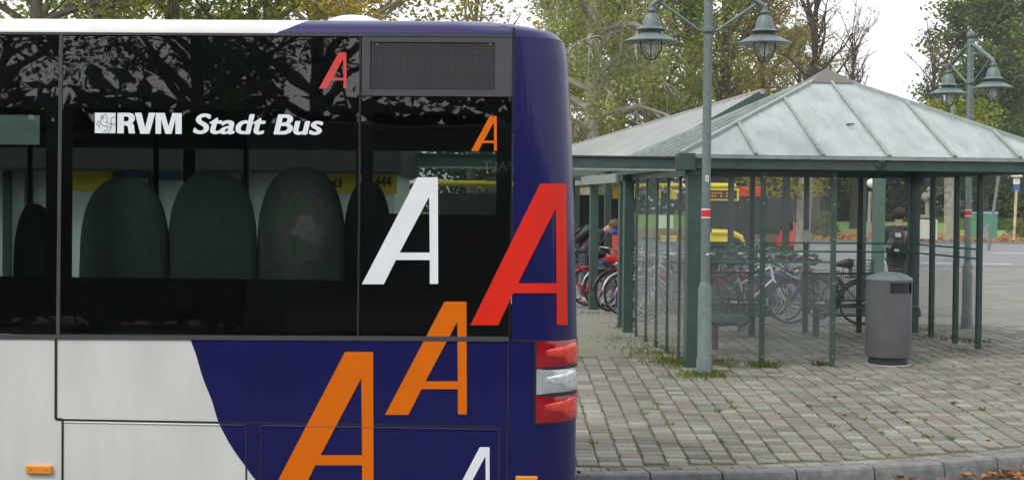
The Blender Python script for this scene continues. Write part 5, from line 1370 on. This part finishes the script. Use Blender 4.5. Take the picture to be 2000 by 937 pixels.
m = MB(); m.box((-.02, 1.25, 1.55), (.05, 2.3, 1.2)); m.box((-.55, -.0, 1.55), (.9, .04, 1.15)); m.build('windscreen', M['darkwin'], fb)
for k in range(6):
    MB().box((-2.0 - k * 1.7, -.0, fbz(420)), (.09, .06, zt - .1 - 1.06)).build('pillar', M['black'], fb)
a, b_ = fx_(1345), fx_(1443)
d = MB().box(((a + b_) / 2, -.03, fbz(380)), (b_ - a, .06, .40), None, 0, .01).build('display', M['yellow'], fb)
MB().box(((a + b_) / 2, -.066, fbz(380)), (b_ - a - .16, .01, .28)).build('screen', M['black'], d)
m = MB(); rd = random.Random(8)
for r_ in range(2):
    for k in range(13):
        if rd.random() < .85: m.box((a + .2 + k * .095, -.074, fbz(377 + r_ * 6)), (.06, .006, .05 + .02 * rd.random()))
m.build('led_text', M['ledam'], d)
for px0, px1 in ((1100, 1110), (1196, 1240), (1266, 1290), (1309, 1322)):
    MB().box(((fx_(px0) + fx_(px1)) / 2, -.02, fbz(380)), (fx_(px1) - fx_(px0), .05, .33)).build('roof_sign', M['yellow'], fb)
m = MB(); m.tube([(fx_(1390), -.02, .90), (fx_(1430), -.02, .88), (fx_(1448), -.02, .74), (fx_(1456), -.02, .5)], [.11, .11, .09, .03], 8); m.build('swoosh', M['yellow'], fb)
for x in (-2.6, -9.3):
    for y in (.1, 2.4):
        o = MB().lathe([(.0001, -.12), (.45, -.12), (.48, 0), (.45, .12), (.0001, .12)], n=24).build('wheel', M['rubber'], fb, smooth=40); o.location = (x, y, .48); o.rotation_euler = (R(90), 0, 0)
m = MB(); m.tube([(0, .1, 2.3), (.3, -.05, 2.35), (.42, -.1, 2.1)], .03, 6); m.box((.42, -.12, 1.95), (.08, .2, .35), None, 0, .03); m.build('mirror', M['black'], fb)

# ================================================================== TAXI KIOSK behind the bus windows
KY = 14.0
kz = lambda py: atY(400, py, KY).z
kk = thing('taxi_kiosk', 'white kiosk wall with yellow taxi sign seen through the bus windows', 'kiosk', (0, KY, 0))
m = MB(); m.box((-3.9, 1.0, 1.05), (5.5, 2, 2.1)); m.build('wall', M['housewall'], kk)
m = MB(); m.box((-3.9, .9, 2.28), (5.7, 2.6, .36), None, 0, .02); m.build('roof', M['darkmetal'], kk)
def kpanel(x0, x1, y0, y1, mat, name, off=.02):
    a, b = atY(x0, y0, KY), atY(x1, y1, KY); return MB().box(((a.x + b.x) / 2, -off, (a.z + b.z) / 2), (b.x - a.x, .02, a.z - b.z)).build(name, M[mat], kk)
s1 = kpanel(138, 220, 333, 372, 'yellow', 'sign'); s2 = kpanel(600, 776, 336, 378, 'yellow', 'sign')
kpanel(230, 290, 315, 349, 'blueposter', 'poster'); kpanel(312, 366, 315, 353, 'blueposter', 'poster')
def ktext(txt, x0, x1, y0, y1, par, **k):
    vs, fs = textpoly(txt, **k); m = MB(); m.keep = True; P = []
    for u, v in vs: p = atY(x0 + u * (x1 - x0), y1 + (y0 - y1) * v, KY); P.append((p.x, -.034, p.z))
    m.add(P, fs); m.build('lettering', M['seam'], par)
ktext('Taxi', 606, 668, 345, 366, s2, offset=.02); ktext('444', 733, 765, 344, 366, s2, offset=.02)
for px in (18, 60, 232, 300, 480): 
    a = atY(px, 400, KY); MB().box((a.x, -.05, 1.05), (.07, .06, 2.1)).build('post', M['green'], kk)

# ================================================================== STREET THINGS FAR RIGHT
def gp(px, py): return ground(px, py)
g = gp(1697, 441); d = g.y; t = thing('globe_lamp', 'thin pole with white globe lamp on the lawn behind the walking man', 'lamp', (X(1697, 80), 80, 0))
sc80 = 2800 / 80
MB().tube([(0, 0, 0), (.06, 0, 2.6)], [.1, .09], 8).build('pole', M['barkpale'], t); MB().ball((.12, 0, 3.05), .26).build('globe', M['signwhite'], t, smooth=True)
t = thing('sign_pole', 'orange-striped pole with white and blue sign at the right edge', 'sign', (X(1981, 75), 75, 0))
MB().tube([(0, 0, 0), (.1, 0, 2.7)], .075, 8).build('pole', pm('rusty_pole', (.5, .38, .3), .7, 0, 0, .5, 2), t)
MB().box((.1, 0, 3.15), (.34, .05, .3)).build('white_panel', M['signwhite'], t); MB().box((.1, 0, 2.8), (.34, .05, .36)).build('blue_panel', pm('sign_blue', (.04, .12, .4), .5), t); MB().ball((.1, 0, 3.42), (.3, .3, .1)).build('cap', M['signwhite'], t, smooth=True)
t = thing('leaning_pole', 'grey pole leaning right beside the green box', 'pole', (X(1932, 60), 60, 0))
MB().tube([(0, 0, 0), (.18, 0, 1.6), (.42, 0, 3.4)], .07, 8).build('pole', M['lampgrey'], t)
t = thing('advertising_box', 'green and pale blue advertising box on the lawn edge', 'box', (X(1920, 78), 78, 0), R(0))
MB().box((0, 0, .78), (1.4, .6, 1.35), None, 0, .03).build('body', pm('box_green', (.07, .30, .17), .5), t)
MB().box((0, 0, 1.48), (1.46, .66, .09)).build('lid', pm('box_blue', (.3, .55, .62), .5), t); MB().box((0, 0, .07), (1.5, .7, .14)).build('plinth', M['concrete'], t)
m = MB(); m.add([(-.45, -.312, .14), (.2, -.312, .14), (.2, -.312, .95)], [(0, 1, 2)]); m.build('print', M['concrete'], t)
t = thing('stone_urn_post', 'pale stone post with small figure top between the shelter mullions', 'monument', (X(1811, 76), 76, 0))
MB().box((0, 0, .55), (1.0, .5, 1.1), None, 0, .03).build('base', M['housewall'], t)
MB().lathe([(.1, 1.1), (.34, 1.2), (.36, 1.34), (.1, 1.36), (.11, 2.0), (.2, 2.1)], n=16).build('shaft', M['concrete'], t, smooth=40)
MB().ball((-.12, 0, 2.3), (.2, .16, .24)).ball((.14, 0, 2.38), (.24, .16, .2)).ball((.1, 0, 2.68), (.13, .13, .15)).build('figure', M['concrete'], t, smooth=True)
t = thing('street_tree', 'pale trunk with small yellow box fixed to it, right of the stone post', 'tree', (X(1856, 74), 74, 0))
MB().tube([(0, 0, -.1), (0, 0, 1), (-.05, 0, 3), (-.12, 0, 5), (.1, 0, 7)], [.36, .3, .27, .22, .14], 12).build('trunk', M['barkpale'], t, smooth=60)
m = MB(); m.keep = True; rd = random.Random(15); fol(m, rd, [(rd.uniform(-2, 2), rd.uniform(-1.5, 1.5), rd.uniform(4.2, 7.2)) for _ in range(30)], 1800, .2, .3); m.build('crown', M['lf_green'], t)
MB().box((.34, -.2, 1.95), (.2, .12, .9), None, 0, .02).build('post_box', M['yellow'], t)
t = thing('bollard', 'short dark bollard post on the lawn edge below the stone post', 'bollard', (X(1812, 70), 71.6, 0)); MB().lathe([(.05, 0), (.05, 1.0), (.03, 1.05)], n=10).build('shaft', M['darkmetal'], t)
t = thing('bollard', 'short dark bollard post in front of the green box', 'bollard', (X(1915, 70), 71.8, 0)); MB().lathe([(.05, 0), (.05, 1.05), (.03, 1.1)], n=10).build('shaft', M['darkmetal'], t)
t = thing('clipped_hedge', 'low clipped hedge strip behind the right lawn edge', 'hedge', (X(1985, 105), 105, 0))
m = MB(); m.keep = True; rd = random.Random(31); m.box((0, 0, .45), (8.0, .8, .8)); fol(m, rd, [(rd.uniform(-4, 4), rd.choice((-.42, .42, 0)), rd.uniform(.1, .95)) for _ in range(500)], 4500, .13, .06); m.build('foliage', M['lf_bush'], t)
# the light green post behind the bin and the notice in the glass
t = thing('canopy_post', 'pale green square post seen behind the litter bin lid', 'post', (X(1716, 22.6), 22.6, 0), YAW)
MB().box((0, 0, 1.2), (.16, .16, 2.4), None, 0, .006).build('shaft', pm('faded_green', (.10, .165, .135), .5), t); MB().box((0, 0, 2.42), (.24, .24, .1)).build('head', M['green'], t)
t = thing('paper_notice', 'two white sheets taped side by side on the left glass', 'notice', (0, 0, 0))
Yn = 18.2; a, b_ = atY(1287, 420, Yn), atY(1315, 446, Yn)
m = MB(); m.box(((a.x + b_.x) / 2, Yn, (a.z + b_.z) / 2), (b_.x - a.x, .003, a.z - b_.z)); m.build('sheet', M['signwhite'], t)
g = atY(1575, 461, 20.4); t = thing('leaf_sticker', 'white hand-shaped paper scrap stuck on the back glass', 'sticker', (g.x, 20.4, g.z))
m = MB(); vs = [(0, 0, 0)]
for k in range(20):
    a = 2 * pi * k / 20; r_ = .075 * (1 + (.25 if k % 2 else -.1)); vs.append((r_ * cos(a), 0, r_ * 1.1 * sin(a)))
vs += [(x, .004, z) for x, y, z in vs]
m.add(vs, [(0, 1 + k, 1 + (k + 1) % 20) for k in range(20)] + [(21, 22 + (k + 1) % 20, 22 + k) for k in range(20)] + [(1 + k, 22 + k, 22 + (k + 1) % 20, 1 + (k + 1) % 20) for k in range(20)]); m.build('paper', M['signwhite'], t)

# ================================================================== SMALL STUFF
def weeds():
    m = MB(); m.keep = True; rd = random.Random(21)
    def tuft(x, y, n, sp, h):
        for _ in range(int(n * .72)):
            px, py = rd.gauss(x, sp * 1.1), rd.gauss(y, sp * 1.1); a = rd.uniform(0, 2 * pi); hh = h * rd.uniform(.4, 1.2); wv = .0025 + .004 * rd.random(); l = rd.uniform(.2, 1.0) * hh
            dx, dy = cos(a) * l, sin(a) * l; sx, sy = -sin(a) * wv, cos(a) * wv
            m.add([(px - sx, py - sy, 0), (px + sx, py + sy, 0), (px + dx * .6 + sx, py + dy * .6 + sy, hh * .8), (px + dx, py + dy, hh), (px + dx * .6 - sx, py + dy * .6 - sy, hh * .8)], [(0, 1, 2, 3, 4)])
    for px, py, n, sp, h in ((1375, 732, 380, .13, .05), (1350, 736, 200, .14, .035), (1400, 735, 120, .08, .03), (1398, 706, 120, .1, .06), (1425, 716, 80, .06, .05), (1488, 716, 260, .08, .06), (1505, 716, 120, .06, .05), (1605, 713, 130, .06, .05), (1300, 706, 260, .16, .05), (1325, 712, 260, .14, .06), (1278, 692, 240, .16, .05), (1258, 680, 200, .18, .04), (1240, 668, 140, .2, .03),
                             (1215, 660, 120, .2, .03), (1220, 640, 100, .12, .05), (1822, 657, 80, .1, .04), (1858, 664, 120, .14, .05), (1905, 668, 110, .1, .05), (1800, 645, 120, .14, .05), (1862, 684, 70, .1, .02), (1155, 612, 100, .15, .03)):
        g = ground(px, py); tuft(g.x, g.y, n, sp, h)
    # moss and seedlings in the joints near the kerb
    for _ in range(1500):
        i = rd.randint(0, 45); v = rd.random() ** 2.2 * 4.4; u = -1.2 + (i + .5) * PW; cx_, cy_ = u * ca - (9 + v) * sa, u * sa + (9 + v) * ca; vq = 5 * (1 - math.exp(-v / 5)); cx_ = .6 + (cx_ - .6) * (1 + .035 * vq) + .012 * vq
        if cx_ < .2 or cx_ > 6 or cy_ < kerbY(cx_) + .03: continue
        tuft(cx_, cy_, rd.randint(3, 9), .007, .007)
        if rd.random() < .05: tuft(cx_, cy_, 24, .02, .022)
    o = m.build('weeds', M['weed']); tag(o, 'moss and small weeds growing in joints and round the post bases', 'weeds', kind='stuff')
weeds()
def leaf_shape(m, rd, x, y, z, s, flat=1):
    a = rd.uniform(0, 2 * pi); n = 9; tilt = rd.gauss(0, .35 * flat); curl = rd.uniform(.1, .5) * s; ro = Matrix.Rotation(a, 3, 'Z') @ Matrix.Rotation(tilt, 3, 'X')
    vs = [ro @ Vector((0, 0, 0))]
    for k in range(n):
        t_ = 2 * pi * k / n; r_ = s * (.55 + .45 * (k % 2)) * rd.uniform(.8, 1.15); vs.append(ro @ Vector((r_ * cos(t_), r_ * .8 * sin(t_), curl * (cos(t_) ** 2))))
    zm = min(v.z for v in vs); m.add([(x + v.x, y + v.y, z + v.z - zm + .002) for v in vs], [(0, 1 + k, 1 + (k + 1) % n) for k in range(n)])
m = MB(); m.keep = True; rd = random.Random(55)
for _ in range(3200):
    i = rd.randint(0, len(KC) - 2); a, b_ = KC[i], KC[i + 1]
    if a.x < 1.5 or a.x > 6: continue
    d = (b_ - a).normalized(); n_ = Vector((d.y, -d.x)); o_ = .16 + abs(rd.gauss(0, .10)); p = a + d * rd.random() * .12 + n_ * o_
    leaf_shape(m, rd, p.x, p.y, -.13 + rd.random() * .05 * max(0, 1 - (o_ - .16) / .2), rd.uniform(.025, .06))
tag(m.build('gutter_leaves', M['dead']), 'brown fallen leaves lying in the gutter along the kerb', 'leaves', kind='stuff')
m = MB(); m.keep = True
for px, py in ((1148, 770), (1283, 798), (1330, 697), (1344, 706), (1533, 700), (1445, 668), (1452, 676), (1560, 744), (1548, 738), (1630, 775), (1660, 840), (1736, 889), (1822, 696), (1864, 716), (1897, 716), (1862, 722), (1947, 793), (1990, 750), (1960, 724), (1978, 716), (1925, 704), (1650, 811), (1821, 811), (1685, 692), (1697, 690), (1575, 680), (1600, 684), (1610, 688), (1590, 683), (1500, 668), (1460, 700), (1700, 735), (1930, 860), (1705, 782)):
    g = ground(px, py); leaf_shape(m, rd, g.x, g.y, 0, rd.uniform(.025, .045), .6)
for _ in range(60): leaf_shape(m, rd, rd.uniform(1.9, 6.4), rd.uniform(16, 22), 0, rd.uniform(.015, .035), .5)
tag(m.build('fallen_leaves', M['dead']), 'single dry leaves scattered over the paving', 'leaves', kind='stuff')
m = MB(); m.keep = True
for _ in range(5200):
    y = 72 + abs(rd.gauss(0, 9)); 
    if y > 95: continue
    x = rd.uniform(5, 36); leaf_shape(m, rd, x, y, .04, rd.uniform(.06, .13))
tag(m.build('verge_leaves', M['dead']), 'orange fallen leaves covering the verge beyond the road', 'leaves', kind='stuff')

# ================================================================== AIR
hz, ht = new_mat('haze'); N = ht.nodes; o_ = N.new('ShaderNodeOutputMaterial'); v_ = N.new('ShaderNodeVolumePrincipled')
v_.inputs['Color'].default_value = (.92, .95, 1, 1); v_.inputs['Density'].default_value = .0004; v_.inputs['Anisotropy'].default_value = .2; ht.links.new(v_.outputs[0], o_.inputs['Volume'])
m = MB(); m.box((0, 60, 11), (530, 540, 25)); hb = m.build('haze', hz); tag(hb, kind='stuff')
